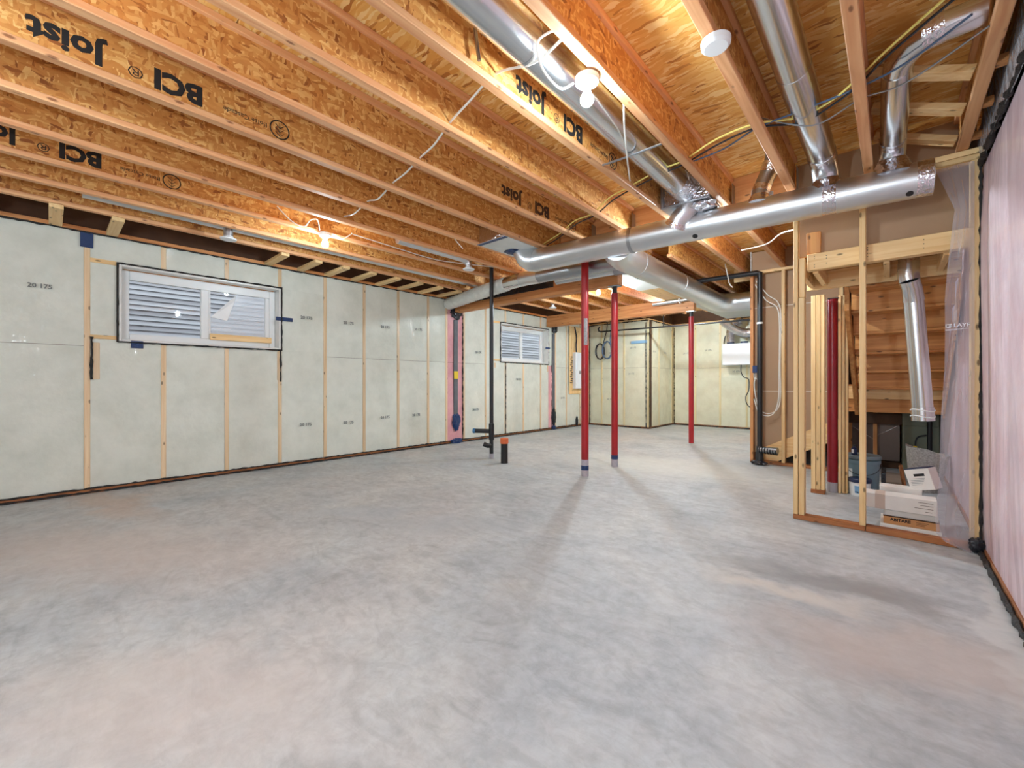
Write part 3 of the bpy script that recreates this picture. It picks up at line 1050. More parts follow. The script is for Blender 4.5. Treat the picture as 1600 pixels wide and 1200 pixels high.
# ================================================================== JOISTS
def joist(name, label, xc, y0, y1, group, printed=None, cat='joist'):
    t = thing(name, label, cat, (xc, y0, ZJ), group)
    MB().box(xc - 0.029, xc + 0.029, y0, y1, ZJ, ZJ + 0.038, 0.004).build('bottom_flange', FLANGE, t)
    web = MB().box(xc - 0.0055, xc + 0.0055, y0, y1, ZJ + 0.038, ZS - 0.038).build('web', OSB_WEB, t, smooth=False)
    MB().box(xc - 0.029, xc + 0.029, y0, y1, ZS - 0.038, ZS - 0.0005, 0.004).build('top_flange', FLANGE, t)
    if printed is not None:
        xw = xc + 0.0062
        ink = printed[1] if len(printed) > 1 else INK
        yb = printed[0]
        text('BCI', 0.150, (xw, yb, ZJ + 0.125), (0, -1, 0), (0, 0, -1), ink, web, align='LEFT', bold=0.007)
        text('®', 0.085, (xw, yb - 0.270, ZJ + 0.110), (0, -1, 0), (0, 0, -1), ink, web, align='LEFT')
        text('Joist', 0.150, (xw, yb - 0.425, ZJ + 0.125), (0, -1, 0), (0, 0, -1), ink, web, align='LEFT', bold=0.006)
        text('Boise Cascade', 0.042, (xw, yb + 0.345, ZJ + 0.11), (0, -1, 0), (0, 0, -1), ink, web, align='LEFT')
        # round tree emblem
        e = MB()
        cy, cz, R = yb + 0.42, ZJ + 0.115, 0.058
        ring = [(xw, cy + R * math.cos(a * math.pi / 14), cz + R * math.sin(a * math.pi / 14)) for a in range(28)]
        e.tube(ring, 0.004, 4, closed=True)
        for k in range(3):
            zt = cz + 0.03 - 0.026 * k
            e.bar((xw, cy, zt - 0.022), (xw, cy - 0.028, zt + 0.004), 0.002, 0.008, up=(1, 0, 0))
            e.bar((xw, cy, zt - 0.022), (xw, cy + 0.028, zt + 0.004), 0.002, 0.008, up=(1, 0, 0))
        e.bar((xw, cy, cz - 0.05), (xw, cy, cz + 0.045), 0.002, 0.006, up=(1, 0, 0))
        e.build('printed_emblem', ink, web)
    return t


PR = {4: (2.47,), 6: (3.37, INK_BROWN), 7: (0.62,), 10: (0.28,), 2: None}
for k in range(13):
    xc = 0.35 - 0.4845 * k
    end = 5.045 if k >= 7 else (4.20 if k >= 1 else 4.36)
    n = 12 - k
    lab = 'I-joist with orange strand board web, %s out from the window wall' % ORD[n]
    if PR.get(k):
        lab = 'I-joist with upside-down black lettering on its web, %s out from the window wall' % ORD[n]
    joist('floor_joist', lab, xc, YB, end, 'I-joists over the near room', PR.get(k))
for k in range(5, 13):
    xc = 0.35 - 0.4845 * k
    joist('floor_joist', 'far room I-joist beyond the wooden drop beam, %s out from the window wall' % ORD[12 - k], xc, 5.21, YF - 0.01, 'I-joists over the far room')
for i, k in enumerate((2, 3, 4)):
    xc = 0.35 - 0.4845 * k
    joist('floor_joist', 'I-joist running on behind the long trunk duct, %s from the stair wallboard' % ORD[i], xc, 4.34, 7.22, 'I-joists behind the trunk duct')
# rim board that closes the last bays
t = MB().box(-1.85, -0.55, 7.23, 7.27, ZJ, ZS, 0.003).build('header_board', LUM[0])
tag(t, 'pale yellow header board closing the joist bays behind the stair wall', 'header')
t = thing('ceiling_panel', 'wood board, near half coloured bulb-lit white, under the joists beyond the middle beam end', 'board', (-2.4, 6.3, ZJ - 0.012))
MB().box(-3.20, -2.30, 5.22, 6.75, ZJ - 0.014, ZJ - 0.001).build('panel', plain('bulb_lit_wood_white', s(232, 230, 222), 0.5), t, smooth=False)  # near part of the wood: the bulb's glare is put into its white colour
MB().box(-3.20, -2.30, 6.754, 7.88, ZJ - 0.014, ZJ - 0.001).build('panel', LUM[1], t, smooth=False)

# ---- beams
t = thing('flush_beam', 'laminated flush beam hidden behind the trunk duct, carrying joist ends', 'beam', (-1.5, 4.27, ZJ))
MB().box(-3.02, -0.62, 4.222, 4.265, ZJ - 0.002, ZS - 0.002, 0.003).build('ply', ORANGE[0], t)
MB().box(-3.02, -0.62, 4.267, 4.31, ZJ - 0.002, ZS - 0.002, 0.003).build('ply', ORANGE[0], t)
for k in range(2, 7):
    xc = 0.35 - 0.4845 * k
    h = MB()
    for sx in (-1, 1):
        h.box(xc + sx * 0.032 - 0.001, xc + sx * 0.032 + 0.001, 4.13, 4.22, ZJ - 0.003, ZJ + 0.22)
    h.box(xc - 0.032, xc + 0.032, 4.15, 4.22, ZJ - 0.004, ZJ - 0.001)
    h.build('joist_hanger', GALV_DARK, t, smooth=False)
t = thing('drop_beam', 'long orange drop beam from the window wall to a red post', 'beam', (-4.4, 5.13, 2.43))
for y0 in (5.06, 5.107, 5.154):
    MB().box(XL + 0.01, -2.70, y0, y0 + 0.045, 2.43, ZJ - 0.004, 0.003).build('ply', ORANGE[0], t)
MB().box(-6.03, -3.75, 5.046, 5.058, 2.555, 2.692, 0.004).build('black_wrap', BLACKPOLY, t)
t = thing('drop_beam', 'orange drop beam at the far side, above the white cable coils', 'beam', (-4.4, 7.97, 2.44))
for y0 in (7.90, 7.947, 7.994):
    MB().box(XL + 0.01, -2.69, y0, y0 + 0.045, 2.44, ZJ - 0.004, 0.003).build('ply', ORANGE[0], t)

# ---- red steel posts
def post(label, x, y, top, z_wrap, z_tape, sticker, head):
    t = thing('steel_post', label, 'post', (x, y, 0), 'red telescopic posts in the open floor')
    tb = MB().lathe([(0.0445, z_wrap), (0.0445, top - 0.10)], (x, y, 0), 24).build('tube', RED, t)
    MB().lathe([(0.034, top - 0.10), (0.034, top - 0.012)], (x, y, 0), 18).build('screw_neck', IRON, t)
    MB().box(x - 0.07, x + 0.07, y - 0.06, y + 0.06, top - 0.012, top, 0.002).build('cap_plate', GALV_DARK, t)
    if z_wrap > 0.03:
        MB().lathe([(0.044, 0.0), (0.0455, 0.01), (0.0455, z_wrap), (0.0435, z_wrap + 0.001)], (x, y, 0), 24).build('plastic_wrap', plain('cloudy_plastic_wrap', s(178, 170, 178), 0.3, noise=0.12, nscale=30), t)
    if z_tape:
        MB().lathe([(0.0466, z_tape), (0.0466, z_tape + 0.055)], (x, y, 0), 24).build('tape_band', BLUE, t)
    if sticker:
        d = Vector((0, 0, 0)) - Vector((x, y, 0))
        ang = math.atan2(d.y, d.x) + 0.25
        a0, a1 = ang - 0.55, ang + 0.55
        g = MB()
        g.grid(lambda u, v: (x + 0.0452 * math.cos(a0 + (a1 - a0) * u), y + 0.0452 * math.sin(a0 + (a1 - a0) * u), 1.58 + 0.32 * v), 6, 1)
        g.build('sticker', GREY_STICKER, tb)
    return t


post('red steel post under the trunk duct, with a grey sticker and blue tape low down', -2.76, 4.36, ZJ - 0.004, 0.20, 0.075, True, False)
post('red steel post under the end of the drop beam, blue tape near its foot', -2.78, 5.13, 2.428, 0.10, 0.10, False, True)
post('bare red steel post under the end of the farthest drop beam', -2.74, 7.92, 2.438, 0.02, None, False, True)

# ================================================================== DUCTS
def arc(c, a, b, n=5, t0=0, t1=90):
    """points c + a*cos + b*sin"""
    c, a, b = Vector(c), Vector(a), Vector(b)
    out = []
    for i in range(n + 1):
        th = math.radians(t0 + (t1 - t0) * i / n)
        out.append(c + a * math.cos(th) + b * math.sin(th))
    return out


def band(mb, p, d, r, w=0.012):
    d = Vector(d).normalized()
    p = Vector(p)
    mb.tube([p - d * w, p - d * w * 0.5, p + d * w * 0.5, p + d * w], [r * 1.0, r * 1.05, r * 1.05, r * 1.0], 28, cap=False)


A, B = Vector((-3.10, 3.85, 2.562)), Vector((0.20, 3.975, 2.505))
dAB = (B - A).normalized()
td = thing('trunk_duct', 'long shiny round trunk duct slung below the joists', 'duct', A)
rA, rB = 0.126, 0.117
def tr(f):
    return A.lerp(B, f)
MB().tube([tr(0), tr(0.36)], [rA, rA * 0.985], 36).build('duct_section', GALV, td)
MB().tube([tr(0.36), tr(0.83)], [rA * 0.97, rB * 1.005], 36).build('duct_section', GALV, td)
MB().tube([tr(0.83), tr(1.0)], [rB * 1.0, rB], 36).build('duct_section', GALV, td)
m = MB()
m.tube([tr(0.355), tr(0.365)], rA * 1.01, 36)
m.build('seam_band', GALV_DARK, td)
m = MB()
m.tube([tr(0.82), tr(0.845)], rB * 1.012, 36)
m.build('foil_tape', FOIL, td)
MB().tube([tr(0.975), tr(0.999)], rB * 1.012, 36).build('foil_tape', FOIL, td)
# segmented elbow at the left end, turning up into the boot
el = arc(A + Vector((0, 0, 0.20)), (0, 0, -0.20), tuple(-dAB * 0.20), 4)
MB().tube([A + dAB * 0.015] + [Vector(p) for p in el] + [Vector(el[-1]) + Vector((0, 0, 0.05))], rA * 1.015, 28).build('elbow', GALV, td)
for f, rr in ((0.545, 0.024), (0.965, 0.02)):
    p = tr(f) + Vector((0.0, -0.06, -0.103)).normalized() * 0.1165
    MB().lathe([(rr, -0.008), (rr, 0.004)], p, 14, axis=Vector((0, -0.06, -0.103))).build('test_plug', BLACK, td)
# hanger straps
for f in (0.30, 0.715):
    p = tr(f)
    MB().box(p.x - 0.014, p.x + 0.014, p.y + 0.05, p.y + 0.054, p.z + 0.08, ZJ - 0.001).build('hanger_strap', GALV_DARK, td)
# sheet-metal boot under the joists at the left end
bt = thing('duct_boot', 'white sheet metal boot with blue tape at the trunk duct end', 'duct boot', (-3.28, 3.72, ZJ - 0.03))
MB().box(-3.50, -3.07, 3.28, 4.02, ZJ - 0.006, ZJ - 0.001, 0.002).build('pan', plain('bare_sheet_metal', s(214, 214, 208), 0.4, noise=0.05), bt)
MB().box(-3.49, -3.08, 3.30, 3.305, ZJ - 0.004, ZJ + 0.25).build('end_wall', FOIL, bt, smooth=False)
MB().box(-3.50, -3.07, 3.275, 3.325, ZJ - 0.010, ZJ - 0.006, 0.001).build('tape', BLUE, bt)
lump((-3.36, 3.74, ZJ - 0.012), 0.10, 0.10, 0.012).build('tape', BLUE, bt)
# ---- branch duct between the joists beside the lit bulb
ba = thing('branch_duct', 'round duct in the joist bay behind the lit bulb', 'duct', (-1.35, 3.7, 2.80))
MB().tube([(-1.35, -1.5, 2.825), (-1.35, 1.62, 2.822)], 0.100, 30).build('duct_section', GALV_SHINY, ba)
MB().tube([(-1.35, 1.60, 2.822), (-1.345, 2.95, 2.815)], 0.102, 30).build('duct_section', GALV_SHINY, ba)
MB().tube([(-1.345, 2.93, 2.815), (-1.34, 3.70, 2.80)], 0.099, 30).build('duct_section', GALV_SHINY, ba)
m = MB()
m.tube([(-1.335, 3.52, 2.803), (-1.335, 3.735, 2.80)], 0.1025, 24)
m.build('foil_tape', FOIL, ba)
pb = thing('plenum_box', 'foil faced box between two joists above the trunk duct', 'plenum', (-1.345, 3.86, ZJ))
MB().box(-1.548, -1.142, 3.74, 4.05, ZJ + 0.01, ZS - 0.04, 0.004).build('box_body', FOIL, pb)
MB().box(-1.55, -1.14, 3.73, 4.06, ZJ - 0.012, ZJ + 0.008, 0.003).build('bottom_flange', GALV_DARK, pb)
MB().box(-1.555, -1.535, 3.715, 3.74, ZJ - 0.004, ZS - 0.06, 0.002).build('corner_angle', GALV_DARK, pb)
MB().tube([(-1.32, 3.82, ZJ - 0.01), (-1.35, 3.80, 2.655), (-1.42, 3.79, 2.59), (-1.45, 3.80, 2.54)], [0.08, 0.08, 0.082, 0.082], 24).build('collar', GALV, pb)
m = MB()
m.tube([(-1.43, 3.79, 2.57), (-1.455, 3.80, 2.535)], [0.088, 0.10], 20)
m.build('foil_tape', FOIL, pb)
m = lump((-1.24, 3.83, 2.66), 0.13, 0.10, 0.04)
m.build('foil_tape', FOIL, pb)
# ---- branch duct in the next bay
bb = thing('branch_duct', 'round duct in the joist bay second from the stud partition end', 'duct', (-0.375, 3.9, 2.8))
MB().tube([(-0.40, -1.5, 2.84), (-0.40, 2.72, 2.825)], 0.083, 28).build('duct_section', GALV_SHINY, bb)
MB().tube([(-0.40, 2.70, 2.825), (-0.385, 3.72, 2.79)], 0.085, 28).build('duct_section', GALV_SHINY, bb)
e = [(-0.385, 3.70, 2.79), (-0.38, 3.82, 2.775), (-0.378, 3.90, 2.735), (-0.375, 3.945, 2.68), (-0.372, 3.955, 2.60)]
MB().tube(e, [0.084, 0.084, 0.082, 0.08, 0.08], 24).build('elbow', GALV_SHINY, bb)
MB().tube([(-0.385, 3.74, 2.785), (-0.382, 3.80, 2.778)], 0.088, 24).build('foil_tape', FOIL, bb)
MB().tube([(-0.375, 3.95, 2.66), (-0.372, 3.956, 2.585)], [0.083, 0.115], 24).build('foil_tape', FOIL, bb)
# ---- branch duct with the elbow at the right
bc = thing('branch_duct', 'narrow duct with an elbow rising from the open end of the trunk duct', 'duct', (0.02, 3.95, 2.6))
MB().tube([(0.018, 3.10, 2.835), (0.0, 3.90, 2.76)], 0.068, 26).build('duct_section', GALV_SHINY, bc)
MB().tube([(0.0, 3.84, 2.765), (-0.002, 3.915, 2.74), (-0.004, 3.955, 2.68), (-0.004, 3.965, 2.59)], 0.068, 22).build('elbow', GALV_SHINY, bc)
MB().tube([(0.017, 3.14, 2.832), (0.03, 3.04, 2.845), (0.085, 2.955, 2.855), (0.16, 2.93, 2.86)], 0.066, 24).build('elbow', GALV_SHINY, bc)
MB().tube([(0.155, 2.93, 2.86), (0.325, 2.93, 2.862)], 0.066, 24).build('duct_section', GALV_SHINY, bc)
MB().tube([(-0.003, 3.955, 2.69), (-0.004, 3.968, 2.585)], [0.072, 0.13], 22).build('foil_tape', FOIL, bc)
MB().tube([(0.0, 3.81, 2.768), (-0.001, 3.86, 2.758)], 0.0715, 22).build('foil_tape', FOIL, bc)
MB().tube([(0.11, 2.94, 2.857), (0.19, 2.93, 2.861)], 0.0695, 22).build('foil_tape', FOIL, bc)
# ---- short riser
br = thing('duct_riser', 'short foil taped duct rising from the trunk duct to the subfloor', 'duct', (-0.8, 3.94, 2.62))
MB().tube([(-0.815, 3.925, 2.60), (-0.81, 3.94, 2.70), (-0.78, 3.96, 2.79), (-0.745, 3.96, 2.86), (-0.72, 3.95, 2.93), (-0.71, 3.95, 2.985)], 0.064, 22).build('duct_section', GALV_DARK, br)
MB().tube([(-0.815, 3.922, 2.585), (-0.812, 3.935, 2.66)], [0.10, 0.068], 20).build('foil_tape', FOIL, br)
MB().tube([(-0.75, 3.96, 2.85), (-0.725, 3.95, 2.92)], 0.068, 20).build('foil_tape', FOIL, br)
MB().tube([(-0.81, 3.94, 2.695), (-0.795, 3.95, 2.745)], 0.067, 20).build('foil_tape', FOIL, br)

# ---- supply duct running back from the trunk
be = thing('supply_duct', 'wide galvanized duct running back to the far stair wall', 'duct', (-2.2, 6, 2.4))
MB().tube([(-2.10, 3.93, 2.53), (-2.18, 4.10, 2.525), (-2.22, 4.30, 2.52), (-2.22, 4.62, 2.52)], 0.148, 30).build('elbow', GALV, be)
MB().tube([(-2.22, 4.60, 2.52), (-2.23, 5.9, 2.515)], 0.150, 32).build('duct_section', GALV, be)
MB().tube([(-2.23, 5.88, 2.515), (-2.24, 7.65, 2.51)], 0.152, 32).build('duct_section', GALV, be)
e = arc((-1.96, 7.65, 2.51), (-0.28, 0, 0), (0, 0.28, 0), 4)
MB().tube([(-2.24, 7.60, 2.51)] + [tuple(p) for p in e] + [(-1.52, 7.93, 2.51)], 0.153, 28).build('elbow', GALV, be)
MB().tube([(-2.07, 7.40, 2.44), (-1.52, 7.44, 2.42)], 0.0, 4) if False else None
p = Vector((-2.22, 4.75, 2.52)) + Vector((-0.06, 0, -0.135))
MB().lathe([(0.022, -0.008), (0.022, 0.006)], p, 14, axis=(-0.06, 0, -0.135)).build('test_plug', BLACK, be)

bf = thing('supply_duct', 'dark narrow duct running left behind the red post toward the window wall', 'duct', (-3.1, 4.6, 2.5))
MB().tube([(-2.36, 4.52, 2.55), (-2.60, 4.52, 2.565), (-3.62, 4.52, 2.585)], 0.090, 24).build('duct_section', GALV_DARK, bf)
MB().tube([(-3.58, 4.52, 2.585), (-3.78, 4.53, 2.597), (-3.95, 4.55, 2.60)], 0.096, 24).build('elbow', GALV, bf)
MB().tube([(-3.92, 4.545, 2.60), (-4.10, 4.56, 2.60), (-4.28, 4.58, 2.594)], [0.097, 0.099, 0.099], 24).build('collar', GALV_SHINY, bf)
fx = []
rs = []
SP = spline([(-4.25, 4.575, 2.594), (-4.50, 4.61, 2.588), (-4.95, 4.69, 2.582), (-5.6, 4.84, 2.575), (-6.02, 4.92, 2.565)], 12)
for i, q in enumerate(SP):
    fx.append(q)
    rs.append(0.105 + 0.004 * math.sin(i * 2.2))
MB().tube(fx, rs, 18).build('insulated_sleeve', plain('white_vapour_sleeve', s(216, 216, 208), 0.3, noise=0.1, nscale=12, bump=0.8, bscale=22, coat=0.4), bf)
bg = thing('supply_duct', 'slim round pipe lying along the drop beam, then turning back', 'duct', (-2.5, 5, 2.5))
MB().tube([(-3.62, 4.975, 2.615), (-2.62, 4.96, 2.595)], 0.068, 22).build('duct_section', GALV_SHINY, bg)
e = arc((-2.62, 5.08, 2.595), (0, -0.12, 0), (0.12, 0, 0), 4)
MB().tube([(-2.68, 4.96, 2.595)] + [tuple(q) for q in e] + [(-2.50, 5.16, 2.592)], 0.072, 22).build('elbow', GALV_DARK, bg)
MB().tube([(-2.50, 5.14, 2.592), (-2.50, 7.80, 2.565)], 0.068, 22).build('duct_section', GALV_SHINY, bg)
# ---- vent pipes with round diffusers near the window wall
def diffuser(label, x, y, z, pipe):
    t = thing('air_diffuser', label, 'air diffuser', (x, y, z), 'white round diffusers on small pipes')
    MB().lathe([(0.03, 0.0), (0.072, 0.004), (0.078, 0.016), (0.05, 0.028), (0.045, 0.04), (0.0, 0.041)], (x, y, z), 24).build('dish', WHITE, t)
    MB().lathe([(0.043, 0.035), (0.043, pipe)], (x, y, z), 20).build('collar', GALV, t)
    return t


diffuser('white round diffuser under the pipe above the large window', -5.18, 1.275, 2.625, 0.16)
diffuser('white round diffuser at the end of a short pipe, past the second bulb', -4.16, 3.74, 2.615, 0.12)
diffuser('white round diffuser near the drop beam end over the small window', -5.10, 6.86, 2.63, 0.14)
sp = thing('vent_pipe', 'thin galvanized pipe between joists along the window wall', 'pipe', (-5.22, 0.6, 2.8))
MB().tube([(-5.22, 0.2, 2.80), (-5.22, 2.6, 2.80)], 0.062, 20).build('pipe_section', GALV, sp)
MB().tube([(-5.22, 2.58, 2.80), (-5.22, 4.95, 2.80)], 0.064, 20).build('pipe_section', GALV, sp)
sp = thing('vent_pipe', 'short galvanized pipe leading to the diffuser past the second bulb', 'pipe', (-4.2, 2.9, 2.75))
MB().tube([(-4.22, 2.70, 2.775), (-4.19, 3.56, 2.765)], 0.05, 20).build('pipe_section', GALV, sp)
MB().tube([(-4.19, 3.54, 2.765), (-4.175, 3.66, 2.76), (-4.165, 3.72, 2.74), (-4.162, 3.738, 2.70)], 0.052, 18).build('elbow', GALV, sp)

# ================================================================== LAMPS
def lamp(label, x, y, z, top, which):
    t = thing('bare_bulb_lamp', label, 'lamp', (x, y, z), 'bare bulbs under the joists')
    MB().lathe([(0.0, 0.0), (0.028, 0.0), (0.034, 0.012), (0.058, 0.022), (0.062, 0.036), (0.062, 0.048), (0.055, 0.052)], (x, y, z), 24).build('lampholder', WHITE, t)
    MB().lathe([(0.052, 0.0522), (0.052, top)], (x, y, z), 18).build('junction_box', GALV_DARK, t)
    prof = [(0.0, -0.098)]
    for i in range(1, 9):
        a = -math.pi / 2 + i * (math.pi * 0.72) / 8
        prof.append((0.034 * math.cos(a), -0.064 + 0.034 * math.sin(a)))
    prof += [(0.017, -0.018), (0.016, -0.001)]
    MB().lathe(prof, (x, y, z), 18).build('bulb', BULB_M[which], t)
    return t


lamp('lit bare bulb beside the round duct, the one nearest the camera', -1.165, 1.86, 2.645, 0.056, 'near')
lamp('lit bare bulb between the joists above the insulated window wall', -4.42, 1.955, 2.645, 0.056, 'wall')
lamp('lit bare bulb beyond the drop beam, between two red posts', -3.526, 5.97, 2.645, 0.056, 'far')
lamp('unseen fill bulb added behind the camera toward the window wall', -3.9, -1.2, 2.62, 0.12, 'fill_left')  # added out of view as fill light, not a known lamp
lamp('unseen fill bulb added, hanging low on a cord behind the camera', -0.75, -1.15, 1.75, 0.06, 'fill_right')  # added fill bulb, hung low to brighten joist webs and right wall
cable('fill_lamp_cable', 'black cable holding the added low fill bulb behind the camera', [(-0.75, -1.15, 1.80), (-0.75, -1.15, 2.3), (-0.76, -1.15, 2.99)], 0.006, CABLE_B)  # cord made up to carry the added fill bulb
lamp('unseen fill bulb added behind the camera in the middle of the ceiling', -2.3, -0.9, 2.62, 0.12, 'fill_mid')  # another unseen bulb added to even out the near room's light
lamp('lit bare bulb up in the joist bay behind the trunk duct', -1.40, 4.40, 2.665, 0.33, 'bay')
lamp('lit bare bulb hidden beyond the farthest drop beam', -3.30, 9.0, 2.775, 0.215, 'end')
t = thing('lampholder_disc', 'white round empty ceiling fixture under the joist by the second duct', 'fixture', (-0.60, 2.05, 2.655))
MB().lathe([(0.0, 0.0), (0.05, 0.0), (0.062, 0.012), (0.064, 0.034), (0.03, 0.044)], (-0.60, 2.05, 2.655), 26).build('dish', WHITE, t)

# ================================================================== PIPES
t = thing('drain_stack', 'tall black drain pipe with a blue capped branch near the floor', 'pipe', (-4.44, 4.446, 0))
MB().lathe([(0.030, 0.0), (0.030, 2.98)], (-4.44, 4.446, 0), 20).build('riser', BLACK, t)
MB().lathe([(0.040, 0.28), (0.041, 0.30), (0.041, 0.50), (0.038, 0.52)], (-4.44, 4.446, 0), 20).build('tee_hub', BLACK, t)
MB().tube([(-4.46, 4.42, 0.405), (-4.66, 4.30, 0.405)], 0.032, 18).build('branch', BLACK, t)
MB().tube([(-4.645, 4.309, 0.405), (-4.675, 4.291, 0.405)], 0.037, 18).build('blue_cap', plain('bright_blue_cap', s(66, 126, 176), 0.4), t)
MB().tube([(-4.44, 4.42, 0.19), (-4.455, 4.375, 0.195), (-4.50, 4.34, 0.22)], 0.034, 16).build('cleanout', BLACK, t)
MB().lathe([(0.036, 0.0), (0.036, 0.07)], (-4.44, 4.446, 0), 18).build('plastic_wrap', CLOUDY, t)
t = thing('floor_stub', 'short black pipe stub with orange cap standing in the slab', 'pipe', (-4.04, 4.30, 0))
MB().lathe([(0.050, 0.0), (0.050, 0.29)], (-4.04, 4.30, 0), 22).build('riser', BLACK, t)
MB().lathe([(0.056, 0.275), (0.058, 0.28), (0.058, 0.345), (0.05, 0.352), (0.0, 0.352)], (-4.04, 4.30, 0), 22).build('orange_cap', ORANGECAP, t)
t = thing('drain_stack', 'black drain pipe against the brown wallboard, running up to the ceiling', 'pipe', (-1.365, 6.62, 0))
MB().lathe([(0.033, 0.05), (0.033, 2.62)], (-1.365, 6.62, 0), 20).build('riser', BLACK, t)
MB().tube([(-1.365, 6.62, 2.58), (-1.365, 6.62, 2.64), (-1.40, 6.62, 2.655), (-2.0, 6.60, 2.66), (-2.62, 6.58, 2.65)], 0.034, 18).build('cross_run', BLACK, t)
MB().lathe([(0.038, 1.94), (0.038, 1.965)], (-1.365, 6.62, 0), 20).build('hub_ring', WHITE, t)
MB().tube([(-1.365, 6.60, 0.20), (-1.14, 6.55, 0.215)], 0.042, 18).build('trap_arm', GALV_DARK, t)
m = MB()
for i in range(7):
    f = i / 6
    m.tube([(-1.36 + 0.2 * f, 6.594 - 0.04 * f, 0.20), (-1.345 + 0.2 * f, 6.591 - 0.04 * f, 0.20)], 0.046, 16)
m.build('ridge', BLACK, t)
MB().lathe([(0.06, 0.0), (0.052, 0.03), (0.046, 0.16), (0.042, 0.25)], (-1.365, 6.615, 0), 16).build('base_fitting', IRON, t)
lump((-1.365, 6.55, 0.03), 0.10, 0.05, 0.03).build('base_wrap', BLACKPOLY, t)
t = thing('gas_pipe', 'thin black pipe hung level across the far end of the room', 'pipe', (-4, 9.6, 2.45))
MB().tube([(-5.62, 9.58, 2.56), (-5.66, 9.58, 2.53), (-5.66, 9.60, 2.47), (-5.60, 9.60, 2.445), (-1.54, 9.60, 2.40)], 0.018, 12).build('run', IRON, t)
for x in (-5.2, -3.95):
    MB().box(x - 0.008, x + 0.008, 9.59, 9.61, 2.43, ZJ).build('hanger_strap', IRON, t)

# ================================================================== FAR ROOM EQUIPMENT
t = thing('electrical_panel', 'white breaker panel on plywood at the far end of the window wall', 'panel', (XL, 9.1, 0.9))
MB().box(XL + 0.017, XL + 0.034, 8.82, 9.36, 0.84, 2.56, 0.003).build('backboard', LUM[2], t)
MB().box(XL + 0.03, XL + 0.13, 8.96, 9.33, 0.98, 1.90, 0.008).build('cabinet', WHITEMETAL, t)
cv = MB().box(XL + 0.13, XL + 0.138, 9.00, 9.29, 1.02, 1.86, 0.003).build('cover', WHITEMETAL, t)
MB().box(XL + 0.138, XL + 0.142, 9.10, 9.20, 1.35, 1.43, 0.002).build('latch', GREY_STICKER, cv)
MB().tube(spline([(XL + 0.08, 9.06, 1.90), (XL + 0.08, 9.05, 2.10), (XL + 0.06, 9.10, 2.30), (XL + 0.06, 9.02, 2.55)]), 0.016, 8).build('feed_cable', CABLE_B, t)
m = MB()
for i in range(14):
    m.box(XL + 0.03, XL + 0.06, 8.85 + 0.02 * (i % 3), 8.90 + 0.02 * (i % 3), 1.12 + 0.05 * i, 1.14 + 0.05 * i, 0.002)
m.build('cable_staple', CABLE_B, t)


def coil(label, c, R, col, seedv, tail):
    rnd = random.Random(seedv)
    pts = []
    for i in range(5 * 16):
        a = 2 * math.pi * i / 16
        r = R * (1 + rnd.uniform(-0.05, 0.05))
        pts.append((c[0] + r * 0.62 * math.cos(a), c[1] - 0.012 * (i // 16) + rnd.uniform(-0.006, 0.006), c[2] + r * math.sin(a)))
    pts += tail
    o = MB().tube(pts, 0.011, 6).build('cable_coil', col)
    return tag(o, label, 'cable coil')


coil('dark grey cable coil hanging on the far wall, nearer the breaker panel', (-5.70, 9.76, 1.95), 0.20, CABLE_B, 3, [(-5.60, 9.76, 2.2), (-5.52, 9.77, 2.5), (-5.5, 9.77, ZJ)])
coil('blue grey cable coil hanging beside the black coil on the far wall', (-5.48, 9.74, 1.97), 0.22, CABLE_BL, 5, [(-5.42, 9.76, 2.25), (-5.40, 9.77, 2.5), (-5.4, 9.77, ZJ)])
t = thing('ventilator_unit', 'white ventilator cabinet hung on the end wall below silver flex duct', 'ventilator', (-2.8, 11.1, 1.55))
MB().box(-3.06, -2.28, 10.95, 11.33, 1.55, 2.06, 0.012).build('cabinet', WHITEMETAL, t)
for i, x in enumerate((-2.92, -2.62)):
    MB().lathe([(0.085, 2.05), (0.085, 2.11)], (x, 11.13, 0), 20).build('collar', NAVY, t)
fx, rs = [], []
for i in range(46):
    f = i / 45
    fx.append((-2.92 + 0.0 * f, 11.13, 2.10 + 0.50 * f) if f < 0.5 else (-2.92 + 0.5 * (f - 0.5), 11.13, 2.35 + 0.28 * math.sin((f - 0.5) * math.pi)))
    rs.append(0.10 + 0.007 * (i % 2))
MB().tube(fx, rs, 16).build('flex_duct', FOIL, t)
fx, rs = [], []
for i in range(50):
    f = i / 49
    a = f * math.pi / 2
    fx.append((-3.05 + 0.55 * f, 10.98, 2.62 - 0.33 * math.sin(a)) if True else None)
    rs.append(0.10 + 0.007 * (i % 2))
fx += [(-2.30, 10.98, 2.29), (-1.60, 10.98, 2.30)]
rs += [0.10, 0.10]
MB().tube(fx, rs, 16).build('flex_duct', FOIL, t)
MB().tube(spline([(-2.66, 11.0, 1.56), (-2.66, 11.0, 1.38), (-2.60, 11.0, 1.26), (-2.50, 11.0, 1.20), (-2.50, 11.0, 0.95), (-2.56, 11.0, 0.78), (-2.50, 11.0, 0.58), (-2.2, 11.0, 0.45)]), 0.011, 6).build('drain_hose', CABLE_B, t)
cable('power_cable', 'black cord hanging on the end wall beside the ventilator cabinet', [(-3.12, 11.31, 1.75), (-3.12, 11.31, 2.1), (-3.10, 11.31, 2.25), (-3.07, 11.31, 2.3)], 0.012, CABLE_B, 'cord')
t = tag(MB().box(-2.95, -1.54, 8.12, 10.9, 2.66, 2.69, 0.003).build('return_pan', plain('dull_sheet_metal', s(200, 202, 196), 0.45, noise=0.06), None), 'flat sheet metal return pan under the joists at the far end', 'duct')
t = tag(MB().tube([(-3.1, 7.87, 2.70), (-2.72, 7.86, 2.69)], 0.0, 4).build('x', WHITE), 'x', 'x') if False else None
